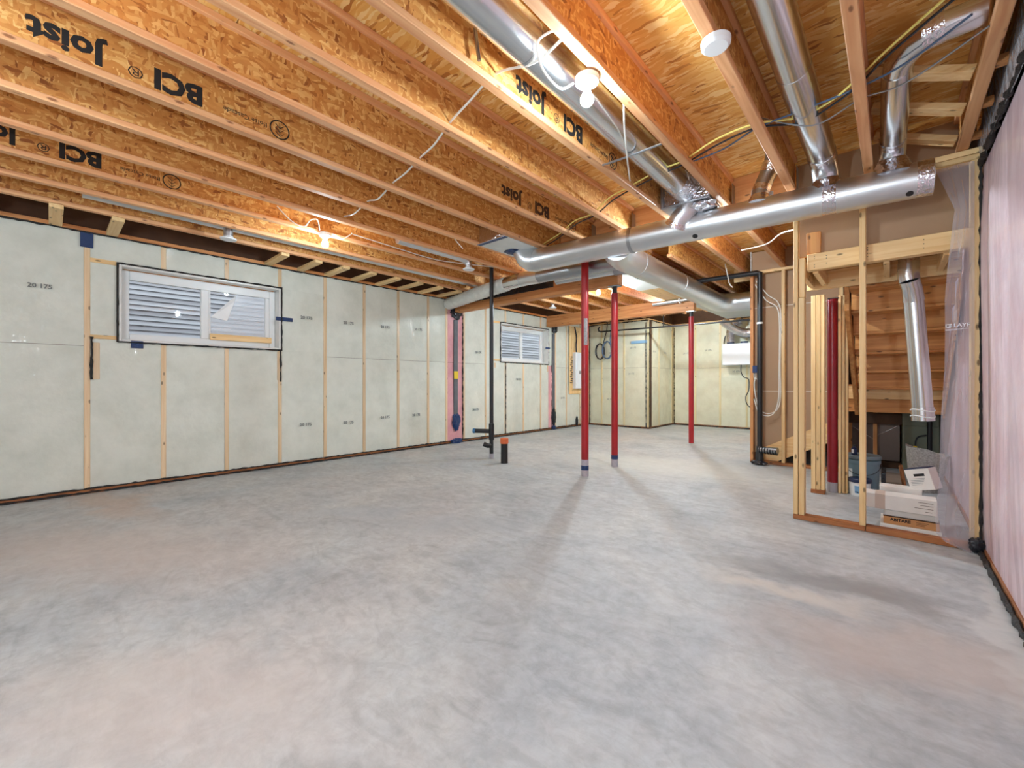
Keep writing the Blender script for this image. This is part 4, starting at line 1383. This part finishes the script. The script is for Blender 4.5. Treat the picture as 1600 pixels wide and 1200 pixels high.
t = thing('vent_pipe', 'silver pipe lying along the top of the farthest drop beam', 'pipe', (-3.1, 7.8, 2.65))
MB().tube([(-3.42, 7.82, 2.635), (-2.95, 7.82, 2.640)], 0.042, 18).build('pipe_section', GALV, t)
MB().tube([(-2.96, 7.82, 2.640), (-2.72, 7.82, 2.645)], 0.030, 16).build('pipe_section', GALV, t)
MB().tube([(-2.92, 7.82, 2.640), (-2.90, 7.82, 2.640)], 0.052, 18).build('collar', WHITE, t)
t = thing('duct_end', 'silver round duct cap under the pale board beyond the middle beam', 'duct cap', (-2.42, 6.9, 2.60))
MB().lathe([(0.0, 0.0), (0.055, 0.002), (0.06, 0.03), (0.06, 0.085)], (-2.36, 6.05, 2.60), 20).build('cap', GALV, t)

# ================================================================== STUD PARTITION
pt = thing('stud_partition', 'bare pale stud partition with brown sill plate beside the pink wall', 'stud wall', (-0.1, 4.2, 0))
y0, y1 = 4.155, 4.245
MB().box(-0.615, -0.155, y0, y1, 0.0, 0.040, 0.004).build('bottom_plate', PLATE[0], pt)
MB().box(-0.153, 0.432, y0, y1, 0.0, 0.040, 0.004).build('bottom_plate', PLATE[0], pt)
for a, c, zt in ((-0.613, -0.580, 2.62), (-0.577, -0.537, 1.825), (-0.190, -0.152, 2.62), (0.388, 0.430, 2.62)):
    MB().box(a, c, y0, y1, 0.040, zt, 0.003).build('stud', LUM[2], pt)
MB().box(-0.577, -0.537, y0 + 0.02, y1, 1.83, 2.155, 0.003).build('stud', LUM[2], pt)
MB().box(-0.615, 0.432, y0, y1, 2.62, 2.656, 0.003).build('top_plate', LUM[0], pt)
MB().box(-0.615, 0.432, y0, y1, 2.658, 2.697, 0.003).build('top_plate', LUM[0], pt)
MB().box(-0.53, 0.432, 4.247, 4.286, 2.060, 2.193, 0.003).build('header', LUM[0], pt)
MB().box(-0.53, 0.432, 4.289, 4.328, 2.060, 2.200, 0.003).build('header', LUM[0], pt)
MB().box(-0.535, -0.44, 4.262, 4.300, 2.198, 2.375, 0.003).build('nailing_block', DIM[2], pt)
MB().box(-0.61, 0.432, 4.335, 4.348, 2.202, 2.99).build('wallboard', PAPER, pt, smooth=False)
m = MB()
for x, zs in ((-0.155, (2.10, 2.125, 2.15, 2.17)), (0.155, (2.10, 2.13, 2.16)), (-0.49, (2.08, 2.10, 2.15, 2.17)), (-0.41, (2.10, 2.14, 2.16))):
    for z in zs:
        m.lathe([(0.0035, 0), (0.0035, 0.002)], (x + 0.01, 4.2475, z), 6, axis=(0, -1, 0))
m.build('nail_head', IRON, pt)['kind'] = 'stuff'
# blocks over the partition, beside the right-hand joist
for i, y in enumerate((3.28, 3.69, 4.13)):
    o = MB().bar((-0.100, y - 0.02, 2.945), (0.318, y, 2.765), 0.089, 0.040, bev=0.003).build('joist_brace', LUM[0])
    tag(o, 'pale sloping brace between the two joists by the elbow duct, %s from the camera' % ORD[i], 'brace', 'braces beside the elbow duct')
for i, y in enumerate((3.20, 3.62, 4.06)):
    o = MB().box(0.382, 0.426, y - 0.03, y + 0.03, 2.72, 2.757, 0.003).build('joist_block', ORANGE[0])
    tag(o, 'short block between the last joist and the grey wrapped rim, %s from the camera' % ORD[i], 'block', 'short blocks at the pink wall')

# hanging clear sheet on the partition's last stud
prof = [(2.60, 0.20), (2.575, 0.224), (2.45, 0.265), (2.30, 0.312), (2.25, 0.305), (2.10, 0.292), (1.908, 0.276), (1.70, 0.262), (1.47, 0.264), (1.2, 0.262), (0.897, 0.245), (0.65, 0.240), (0.409, 0.232), (0.20, 0.215), (0.077, 0.222), (0.03, 0.30), (0.005, 0.39)]


def edge_x(z):
    for (za, xa), (zb, xb) in zip(prof, prof[1:]):
        if za >= z >= zb:
            return xa + (xb - xa) * (za - z) / max(1e-6, za - zb)
    return prof[-1][1]


def sheet(u, v):
    z = 2.60 - 2.59 * v
    xl = edge_x(z)
    x = xl + (0.402 - xl) * u
    fold = 0.012 * math.sin(6 * u + 3 * v) * (1 - u) + 0.004 * math.sin(15 * u + 1.5 + 6 * v) * (1 - u) + 0.014 * math.sin(13 * v + 4 * u) * (1 - u)
    low = 0.06 * max(0, (v - 0.9) / 0.1) * (1 - u)
    return (x, 4.128 + fold - 0.02 * (1 - u) - low, z)


ps = thing('poly_sheet', 'clear hanging plastic sheet stapled to the stud beside the pink wall', 'plastic sheet', (0.33, 4.13, 0))
psh = MB().grid(sheet, 16, 60).build('sheet', POLY, ps)
lg = MB()
lg.box(0.266, 0.294, 4.0845, 4.0855, 1.516, 1.522)
lg.box(0.266, 0.294, 4.0845, 4.0855, 1.498, 1.504)
lg.box(0.264, 0.270, 4.0845, 4.0855, 1.498, 1.524)
lg.box(0.280, 0.296, 4.0845, 4.0855, 1.508, 1.513)
lg.box(0.290, 0.296, 4.0845, 4.0855, 1.498, 1.512)
lg.box(0.262, 0.372, 4.0845, 4.0855, 1.486, 1.488)
lg.box(0.262, 0.340, 4.0845, 4.0855, 1.479, 1.481)
lg.build('printed_emblem', INK_WHITE, psh, smooth=False)
text('LAYF', 0.034, (0.302, 4.085, 1.511), (1, 0, 0), (0, 0, 1), INK_WHITE, psh, align='LEFT')

# ================================================================== STAIR AND CLOSET
st = thing('closet_stair', 'wooden stair and landing framing seen from underneath inside the closet', 'stair', (-0.0, 5.5, 0.9))
# top landing
for x in (-0.60, -0.50, -0.055, 0.27):
    MB().box(x, x + 0.038, 4.332, 4.95, 2.045, 2.185, 0.003).build('landing_joist', LUM[1], st)
MB().box(-0.62, 0.415, 4.952, 4.99, 2.02, 2.19, 0.003).build('landing_header', LUM[0], st)
MB().box(-0.62, 0.415, 4.332, 4.99, 2.192, 2.20).build('landing_deck', DIM[0], st, smooth=False)
# flight going down and away
NR, RUN, RISE = 6, 0.262, 0.188
for i in range(NR):
    y = 5.0 + RUN * i
    zt = 2.205 - RISE * (i + 0)
    MB().box(-0.30, 0.40, y, y + 0.019, zt - RISE, zt - 0.002, 0.002).build('riser', DIM[0], st)
    MB().box(-0.30, 0.40, y - 0.01, y + RUN + 0.0, zt - RISE - 0.027, zt - RISE - 0.001, 0.003).build('tread', DIM[0], st)
for x in (-0.336, 0.40):
    MB().prism([(x, 5.0, 2.02), (x, 5.0, 1.80), (x, 6.50, 0.74), (x, 6.50, 1.0)], (0.034 if x < 0 else 0.014, 0, 0)).build('stringer', DIM[1], st, smooth=False)
# lower landing
MB().box(-0.45, 0.415, 6.50, 6.538, 0.935, 1.085, 0.003).build('landing_header', LUM[0], st)
MB().box(-0.45, 0.415, 6.60, 6.638, 0.775, 0.932, 0.003).build('landing_beam', DIM[0], st)
MB().box(-0.45, 0.415, 6.50, 7.95, 1.087, 1.105).build('landing_deck', DIM[0], st, smooth=False)
MB().box(-0.45, 0.10, 7.15, 7.19, 0.60, 0.74, 0.003).build('cross_board', DARKBOARD, st)
for x in (-0.445, -0.19):
    MB().box(x, x + 0.04, 7.20, 7.28, 0.0, 0.775, 0.003).build('landing_post', DIM[2], st)

# stud clump and red post in the closet
sc_ = thing('stud_cluster', 'four pale studs nailed side by side on a brown sill offcut', 'stud cluster', (-0.56, 5.3, 0))
MB().box(-0.625, -0.507, 5.25, 5.345, 0.0, 0.04, 0.003).build('bottom_plate', PLATE[0], sc_)
for a, c in ((-0.622, -0.584), (-0.581, -0.544), (-0.541, -0.510)):
    MB().box(a, c, 5.255, 5.34, 0.04, 2.018, 0.003).build('stud', LUM[2], sc_)
t = thing('steel_post', 'dark red steel post between stud clusters inside the closet', 'post', (-0.45, 5.46, 0))
MB().lathe([(0.0445, 0.10), (0.0445, 1.99)], (-0.463, 5.46, 0), 22).build('tube', RED_DARK, t)
MB().lathe([(0.050, 0.0), (0.046, 0.10)], (-0.463, 5.46, 0), 22).build('plastic_wrap', CLOUDY, t)
MB().box(-0.50, -0.41, 5.41, 5.51, 1.99, 2.0).build('cap_plate', IRON, t)
sd = thing('stud_cluster', 'pale studs on the closet side of the dark red post', 'stud cluster', (-0.36, 5.5, 0))
for a, c, y in ((-0.414, -0.390, 5.42), (-0.387, -0.362, 5.44), (-0.359, -0.338, 5.46)):
    MB().box(a, c, y, y + 0.089, 0.0, 2.018, 0.003).build('stud', LUM[2], sd)

# closet duct
cd = thing('hanging_duct', 'shiny round duct hanging inside the closet, its lower end open', 'duct', (0.15, 4.65, 0.8))
MB().tube([(0.094, 4.63, 2.19), (0.094, 4.63, 2.02)], 0.063, 26).build('collar', FOIL, cd)
MB().tube([(0.094, 4.63, 2.09), (0.094, 4.63, 1.97), (0.10, 4.63, 1.94)], 0.067, 26).build('elbow', GALV_SHINY, cd)
MB().tube([(0.097, 4.63, 1.95), (0.112, 4.66, 1.895), (0.122, 4.70, 1.82), (0.124, 4.71, 1.795)], [0.064, 0.063, 0.066, 0.069], 26).build('elbow', GALV_SHINY, cd)
MB().tube([(0.123, 4.71, 1.81), (0.178, 4.76, 0.90)], [0.064, 0.0655], 28).build('duct_section', GALV_SHINY, cd)
m = MB()
m.tube([(0.177, 4.76, 0.93), (0.181, 4.762, 0.82)], [0.070, 0.071], 26, cap=False)
m.tube([(0.181, 4.762, 0.822), (0.177, 4.76, 0.93)], [0.066, 0.066], 26, cap=False)
ec = m.build('end_collar', GALV_SHINY, cd)
m = MB()
for z in (0.905, 0.855):
    c_ = Vector((0.179, 4.761, z))
    m.tube([c_ + Vector((0.0725 * math.cos(a * math.pi / 12), 0.0725 * math.sin(a * math.pi / 12), 0.008 * math.sin(a * math.pi / 12 * 2))) for a in range(24)], 0.004, 6, closed=True)
m.build('clamp_ring', WHITE, ec)

# equipment at the back
t = thing('furnace_cabinet', 'olive green metal cabinet standing at the back of the closet', 'furnace', (0.24, 7.4, 0))
MB().box(0.085, 0.412, 7.10, 7.75, 0.0, 0.765, 0.006).build('cabinet', OLIVE, t)
MB().box(0.10, 0.41, 7.092, 7.10, 0.05, 0.60, 0.003).build('door', OLIVE, t)
MB().tube([(0.325, 7.06, 0.02), (0.325, 7.06, 0.76)], 0.022, 12).build('vent_pipe', BLACK, t)
pc = cable('power_cable', 'black cord with a yellow tag on the olive cabinet', [(0.20, 7.075, 0.0), (0.20, 7.075, 0.32), (0.22, 7.07, 0.46), (0.30, 7.05, 0.50)], 0.008, CABLE_B, 'cord')
MB().box(0.182, 0.218, 7.055, 7.064, 0.22, 0.36, 0.003).build('cord_tag', YELLOW, pc)
t = thing('return_box', 'dark metal return box with foil taped seams under the landing', 'duct', (-0.18, 7.6, 0))
MB().box(-0.43, 0.07, 7.50, 8.0, 0.09, 0.60, 0.004).build('box_body', metal_mat('dark_brown_metal', s(120, 104, 96), 0.45), t)
MB().bar((-0.42, 7.497, 0.53), (-0.20, 7.497, 0.37), 0.004, 0.022, up=(0, -1, 0)).build('foil_tape', FOIL, t)
MB().bar((-0.15, 7.497, 0.42), (0.06, 7.497, 0.57), 0.004, 0.030, up=(0, -1, 0)).build('foil_tape', FOIL, t)
MB().box(-0.45, 0.08, 7.46, 8.05, 0.0, 0.085, 0.003).build('base', DARKBOARD, t)

# things on the closet floor
bx, by = -0.235, 5.68
t = thing('plastic_pail', 'large blue grey pail with lid behind the partition stud', 'pail', (bx, by, 0))
MB().lathe([(0.115, 0.0), (0.128, 0.02), (0.138, 0.30), (0.138, 0.305)], (bx, by, 0), 28).build('body', BUCKET, t)
MB().lathe([(0.145, 0.300), (0.147, 0.305), (0.147, 0.335), (0.143, 0.338)], (bx, by, 0), 28).build('rib', BUCKET, t)
MB().lathe([(0.150, 0.345), (0.153, 0.35), (0.153, 0.372), (0.146, 0.382), (0.13, 0.376), (0.0, 0.376)], (bx, by, 0), 28).build('lid', BUCKET_LID, t)
MB().tube(arc((bx, by - 0.02, 0.30), (-0.15, 0.02, 0), (0, -0.13, -0.11), 12, 0, 180), 0.003, 6).build('handle', IRON, t)
d0 = math.atan2(-by, -bx)
def wrap(name, x, y, r0, r1, a0, a1, z0, z1, mat, parent):
    return MB().grid(lambda u, v: (x + (r0 + (r1 - r0) * v) * math.cos(a0 + (a1 - a0) * u), y + (r0 + (r1 - r0) * v) * math.sin(a0 + (a1 - a0) * u), z0 + (z1 - z0) * v), 8, 1).build(name, mat, parent)
wrap('paper_label', bx, by, 0.134, 0.137, d0 - 0.95, d0 - 0.62, 0.15, 0.24, WHITE, t)
px, py = -0.245, 5.46
t = thing('paint_pail', 'small white pail with navy lid in front of the large blue grey pail', 'pail', (px, py, 0))
MB().lathe([(0.076, 0.0), (0.080, 0.01), (0.086, 0.14)], (px, py, 0), 24).build('body', WHITE, t)
MB().lathe([(0.091, 0.135), (0.092, 0.14), (0.092, 0.165), (0.086, 0.172), (0.0, 0.170)], (px, py, 0), 24).build('lid', NAVY, t)
pl_ = wrap('printed_label', px, py, 0.0812, 0.0858, d0 - 0.5, d0 + 0.5, 0.03, 0.105, LBLUE, t)
wrap('label_stripe', px, py, 0.0815, 0.0825, d0 - 0.45, d0 + 0.4, 0.035, 0.052, NAVY, pl_)
t = thing('glue_bottle', 'small navy bottle standing on the lid of the large pail', 'bottle', (-0.30, 5.665, 0.377))
MB().lathe([(0.024, 0.377), (0.026, 0.382), (0.026, 0.44), (0.012, 0.455), (0.012, 0.462)], (-0.30, 5.665, 0), 18).build('body', NAVY, t)
MB().lathe([(0.013, 0.462), (0.013, 0.478), (0.0, 0.480)], (-0.30, 5.665, 0), 14).build('cap', BLACK, t)
wrap('printed_label', -0.30, 5.665, 0.0265, 0.0265, d0 - 0.9, d0 - 0.1, 0.392, 0.432, WHITE, t)
# cartons
bw, bd = (-0.055, 0.255), (4.40, 4.72)
t = thing('flat_carton', 'flat white carton at the bottom of the stack behind the sill', 'box', (0.1, 4.5, 0))
MB().box(-0.075, 0.265, 4.37, 4.72, 0.0, 0.028, 0.002).build('carton', WCARD, t)
t = thing('flat_carton', 'brown carton with black lettering, under the long white box', 'box', (0.1, 4.5, 0.03))
ct2 = MB().box(bw[0], bw[1], bd[0], bd[1], 0.0285, 0.092, 0.002).build('carton', CARD, t)
MB().box(bw[0] - 0.001, bw[1] + 0.001, bd[0] - 0.002, bd[1], 0.086, 0.0925, 0.001).build('lid_edge', INK_BROWN, t)
text('ABITARE', 0.030, (-0.015, bd[0] - 0.001, 0.066), (1, 0, 0), (0, 0, 1), INK, ct2, align='LEFT', bold=0.0012)
m = MB()
for k in range(3):
    m.box(0.13, 0.20 - 0.012 * k, bd[0] - 0.0012, bd[0] - 0.0004, 0.070 - 0.011 * k, 0.073 - 0.011 * k)
m.build('printed_lines', INK_BROWN, t, smooth=False)
t = thing('flat_carton', 'grey white carton between the brown carton and the long box', 'box', (0.1, 4.5, 0.095))
MB().box(-0.055, 0.250, 4.405, 4.72, 0.093, 0.137, 0.002).build('carton', GCARD, t)
t = thing('long_carton', 'long white carton with tan tape lying on the stack', 'box', (0.04, 4.5, 0.138))
ct3 = MB().box(-0.165, 0.243, 4.395, 4.56, 0.138, 0.250, 0.002).build('carton', WCARD, t)
MB().box(-0.105, -0.045, 4.3935, 4.5615, 0.137, 0.2512, 0.0005).build('tape_band', TAPE_TAN, t)
m = MB()
for k, (a, c) in enumerate(((0.14, 0.222), (0.15, 0.222), (0.12, 0.222), (0.18, 0.215))):
    z = 0.226 - 0.022 * k
    m.box(a, c, 4.3938, 4.3946, z, z + 0.003)
m.build('printed_lines', INK_BROWN, ct3, smooth=False)
o = MB().box(-0.08, 0.17, 4.585, 4.72, 0.138, 0.285, 0.003).build('open_carton', WCARD)
tag(o, 'second white carton lying behind the long taped carton', 'box')
M_ = Matrix.Translation((0.20, 4.66, 0.285)) @ Matrix.Rotation(math.radians(-20), 4, 'Z') @ Matrix.Rotation(math.radians(-16), 4, 'Y')
t = thing('tilted_carton', 'white carton with an oval hand hole tilted on top of the stack', 'box', (0.2, 4.66, 0.28))
ct_ = MB().box(-0.075, 0.075, -0.07, 0.07, 0.0, 0.17, 0.003, M_).build('carton', WCARD, t)
MB().box(-0.076, 0.076, -0.071, 0.071, 0.165, 0.171, 0.001, M_).build('dark_edge', NAVY, t)
m = MB()
m.box(-0.026, 0.040, -0.0712, -0.0698, 0.108, 0.128, 0.006, M_)
m.build('hand_hole', INK, ct_)
m = MB()
for k in range(5):
    m.box(-0.055, 0.035 - 0.006 * k, -0.0709, -0.0698, 0.090 - 0.012 * k, 0.0925 - 0.012 * k, 0, M_)
m.build('printed_lines', INK_GREY, ct_, smooth=False)


def felt(u, v):
    a = 2 * math.pi * u
    r = 0.105 + 0.05 * v + 0.008 * math.sin(3 * a + 1)
    top = 0.43 + 0.045 * math.cos(a - 3.4) + 0.012 * math.sin(3 * a)
    return (0.235 + 0.02 * v + r * 1.05 * math.cos(a), 6.10 + r * 0.85 * math.sin(a), top * v)


o = MB()
o.grid(felt, 32, 8)
o.grid(lambda u, v: tuple(Vector(felt(u, 1.0)).lerp(Vector((0.25, 6.10, 0.34)), v)), 32, 4)
bmesh.ops.remove_doubles(o.bm, verts=o.bm.verts[:], dist=0.0005)
o = o.build('felt_roll', FELT)
tag(o, 'speckled grey felt underlay roll standing behind the cartons', 'underlay')
# plywood offcut on the closet floor
o = MB().box(-0.10, 0.09, 6.2, 6.9, 0.0, 0.035, 0.003).build('board_offcut', plain('grey_board', s(150, 134, 120), 0.7, noise=0.1))
tag(o, 'flat grey board lying on the closet floor behind the pails', 'board')
o = MB().box(-0.09, -0.055, 5.75, 6.15, 0.0, 0.20, 0.004).build('dark_board', BLACKPOLY)
tag(o, 'dark board standing on edge beside the large pail', 'board')
o = MB().bar((0.095, 6.05, 0.0), (0.06, 6.15, 0.24), 0.02, 0.05, bev=0.002).build('wood_offcut', PLATE[2])
tag(o, 'brown wood offcut leaning beside the felt roll', 'offcut')

# ================================================================== CABLES
cable('light_cable', 'grey white cable threaded through the joist webs left of the near bulb',
      [(-1.15, 1.62, 2.74), (-1.32, 1.62, 2.715), (-1.58, 1.62, 2.79), (-1.83, 1.66, 2.78), (-2.07, 1.70, 2.765), (-2.3, 1.76, 2.745), (-2.55, 1.82, 2.765), (-2.8, 1.86, 2.75), (-3.04, 1.90, 2.765), (-3.3, 1.92, 2.72), (-3.52, 1.94, 2.765), (-3.78, 1.95, 2.73), (-4.00, 1.96, 2.765)], 0.0065, CABLE_W, 'cable')
cable('light_cable', 'white cable loop from the joist to the near bulb holder', [(-1.135, 1.55, 2.735), (-1.20, 1.50, 2.68), (-1.235, 1.58, 2.62), (-1.235, 1.72, 2.60), (-1.21, 1.80, 2.655)], 0.006, CABLE_W)
cable('light_cable', 'white cable hanging in the bay right of the near bulb', [(-1.135, 2.20, 2.74), (-1.20, 2.33, 2.70), (-1.34, 2.64, 2.685), (-1.49, 2.98, 2.695), (-1.555, 3.12, 2.74)], 0.006, CABLE_W)
cable('light_cable', 'white cable looping to the second bulb from its near side', [(-4.30, 1.45, 2.79), (-4.36, 1.60, 2.71), (-4.37, 1.72, 2.69), (-4.30, 1.76, 2.75), (-4.33, 1.84, 2.78), (-4.38, 1.88, 2.70)], 0.006, CABLE_W)
cable('light_cable', 'white cable looping away from the second bulb along the joist', [(-4.385, 2.02, 2.70), (-4.36, 2.12, 2.67), (-4.33, 2.20, 2.73), (-4.36, 2.26, 2.745), (-4.38, 2.7, 2.735), (-4.40, 3.3, 2.725), (-4.38, 3.7, 2.75), (-4.10, 4.3, 2.75)], 0.006, CABLE_W)
cable('light_cable', 'white cable hook hanging under the joists past the second bulb', [(-3.55, 2.95, 2.80), (-3.62, 3.05, 2.73), (-3.60, 3.12, 2.66), (-3.55, 3.10, 2.62)], 0.005, CABLE_W)


def ZP(pts, z, dz=0.0):
    k = (z - 1.127) / (2.70 - 1.127)
    return [(x * k, y * k, z + dz * (i % 2)) for i, (x, y) in enumerate(pts)]


YP = [(-3.50, 4.02), (-2.80, 3.72), (-2.557, 3.60), (-2.30, 3.45), (-2.07, 3.40), (-1.80, 3.22), (-1.588, 3.14), (-1.30, 3.05), (-1.103, 3.02), (-0.85, 2.91), (-0.62, 2.885), (-0.412, 3.00), (-0.25, 2.93), (-0.135, 2.82), (0.0, 2.64), (0.32, 2.30)]
cable('yellow_cable', 'yellow cable strung across the joists in front of the trunk duct', ZP(YP, 2.752, 0.006), 0.0062, CABLE_Y)
cable('black_cable', 'black cable strung across the joists beside the yellow cable', ZP([(x, y + 0.05) for x, y in YP], 2.748, -0.005), 0.0065, CABLE_B)
cable('blue_cable', 'grey blue cable sagging between joists by the second round duct', ZP([(-1.103, 3.08), (-0.85, 3.06), (-0.62, 2.94), (-0.40, 2.93), (-0.135, 2.90), (0.05, 2.84), (0.25, 2.65)], 2.75, 0.004), 0.006, CABLE_BL)
cable('grey_cable', 'thin grey cable crossing beside the elbow duct toward the pink wall', [(-0.62, 3.02, 2.80), (-0.36, 3.12, 2.69), (-0.135, 3.08, 2.73), (0.05, 3.02, 2.70), (0.32, 2.82, 2.72)], 0.005, GALV_DARK)
cable('grey_rod', 'short grey rod standing in the joist bay above the duct', [(-1.545, 1.42, 2.99), (-1.545, 1.44, 2.85), (-1.545, 1.46, 2.75)], 0.010, GALV_DARK, 'rod')
cable('grey_rod', 'grey rod crossing the bay under the round duct near its foil end', [(-1.13, 2.72, 2.705), (-1.35, 2.71, 2.70), (-1.56, 2.70, 2.705)], 0.008, GALV_DARK, 'rod')
cable('white_cable', 'white cable looping down the brown wallboard and back up by the stud', [(-1.418, 6.66, 2.55), (-1.28, 6.67, 2.34), (-1.16, 6.67, 2.22), (-1.125, 6.67, 2.0), (-1.135, 6.67, 1.4), (-1.13, 6.67, 0.95), (-1.17, 6.67, 0.76), (-1.28, 6.67, 0.70), (-1.38, 6.67, 0.76), (-1.43, 6.67, 0.95), (-1.445, 6.67, 1.12), (-1.42, 6.67, 1.22)], 0.007, CABLE_W)
cable('white_cable', 'second white cable beside the looping one on the brown wallboard', [(-1.43, 6.655, 2.50), (-1.30, 6.66, 2.27), (-1.17, 6.66, 2.15), (-1.14, 6.66, 1.9), (-1.145, 6.66, 1.3), (-1.15, 6.66, 0.92), (-1.20, 6.66, 0.72), (-1.29, 6.66, 0.67), (-1.39, 6.66, 0.72), (-1.445, 6.66, 0.90)], 0.007, CABLE_W)
o = thing('switch_box', 'blue plastic switch box nailed to the end stud by the drain pipe', 'box', (-1.44, 6.66, 1.26))
MB().box(-1.459, -1.40, 6.63, 6.679, 1.265, 1.365, 0.004).build('box_body', BLUE, o)
for dx in (0.012, 0.035):
    MB().tube(spline([(-1.455 + dx, 6.66, 1.268), (-1.455 + dx, 6.658, 1.20), (-1.44 + dx, 6.656, 1.17)]), 0.006, 6).build('wire_tail', CABLE_W, o)
cable('white_cable', 'white cable drooping from the joists left of the partition end', [(-1.35, 5.6, 2.72), (-1.05, 5.4, 2.68), (-0.85, 5.0, 2.64), (-0.66, 4.5, 2.50), (-0.60, 4.3, 2.42)], 0.007, CABLE_W)
cable('white_cable', 'short white cable tail hanging beyond the wide supply duct', [(-1.75, 6.4, 2.80), (-1.72, 6.42, 2.62), (-1.70, 6.42, 2.52), (-1.66, 6.43, 2.46)], 0.007, CABLE_W)
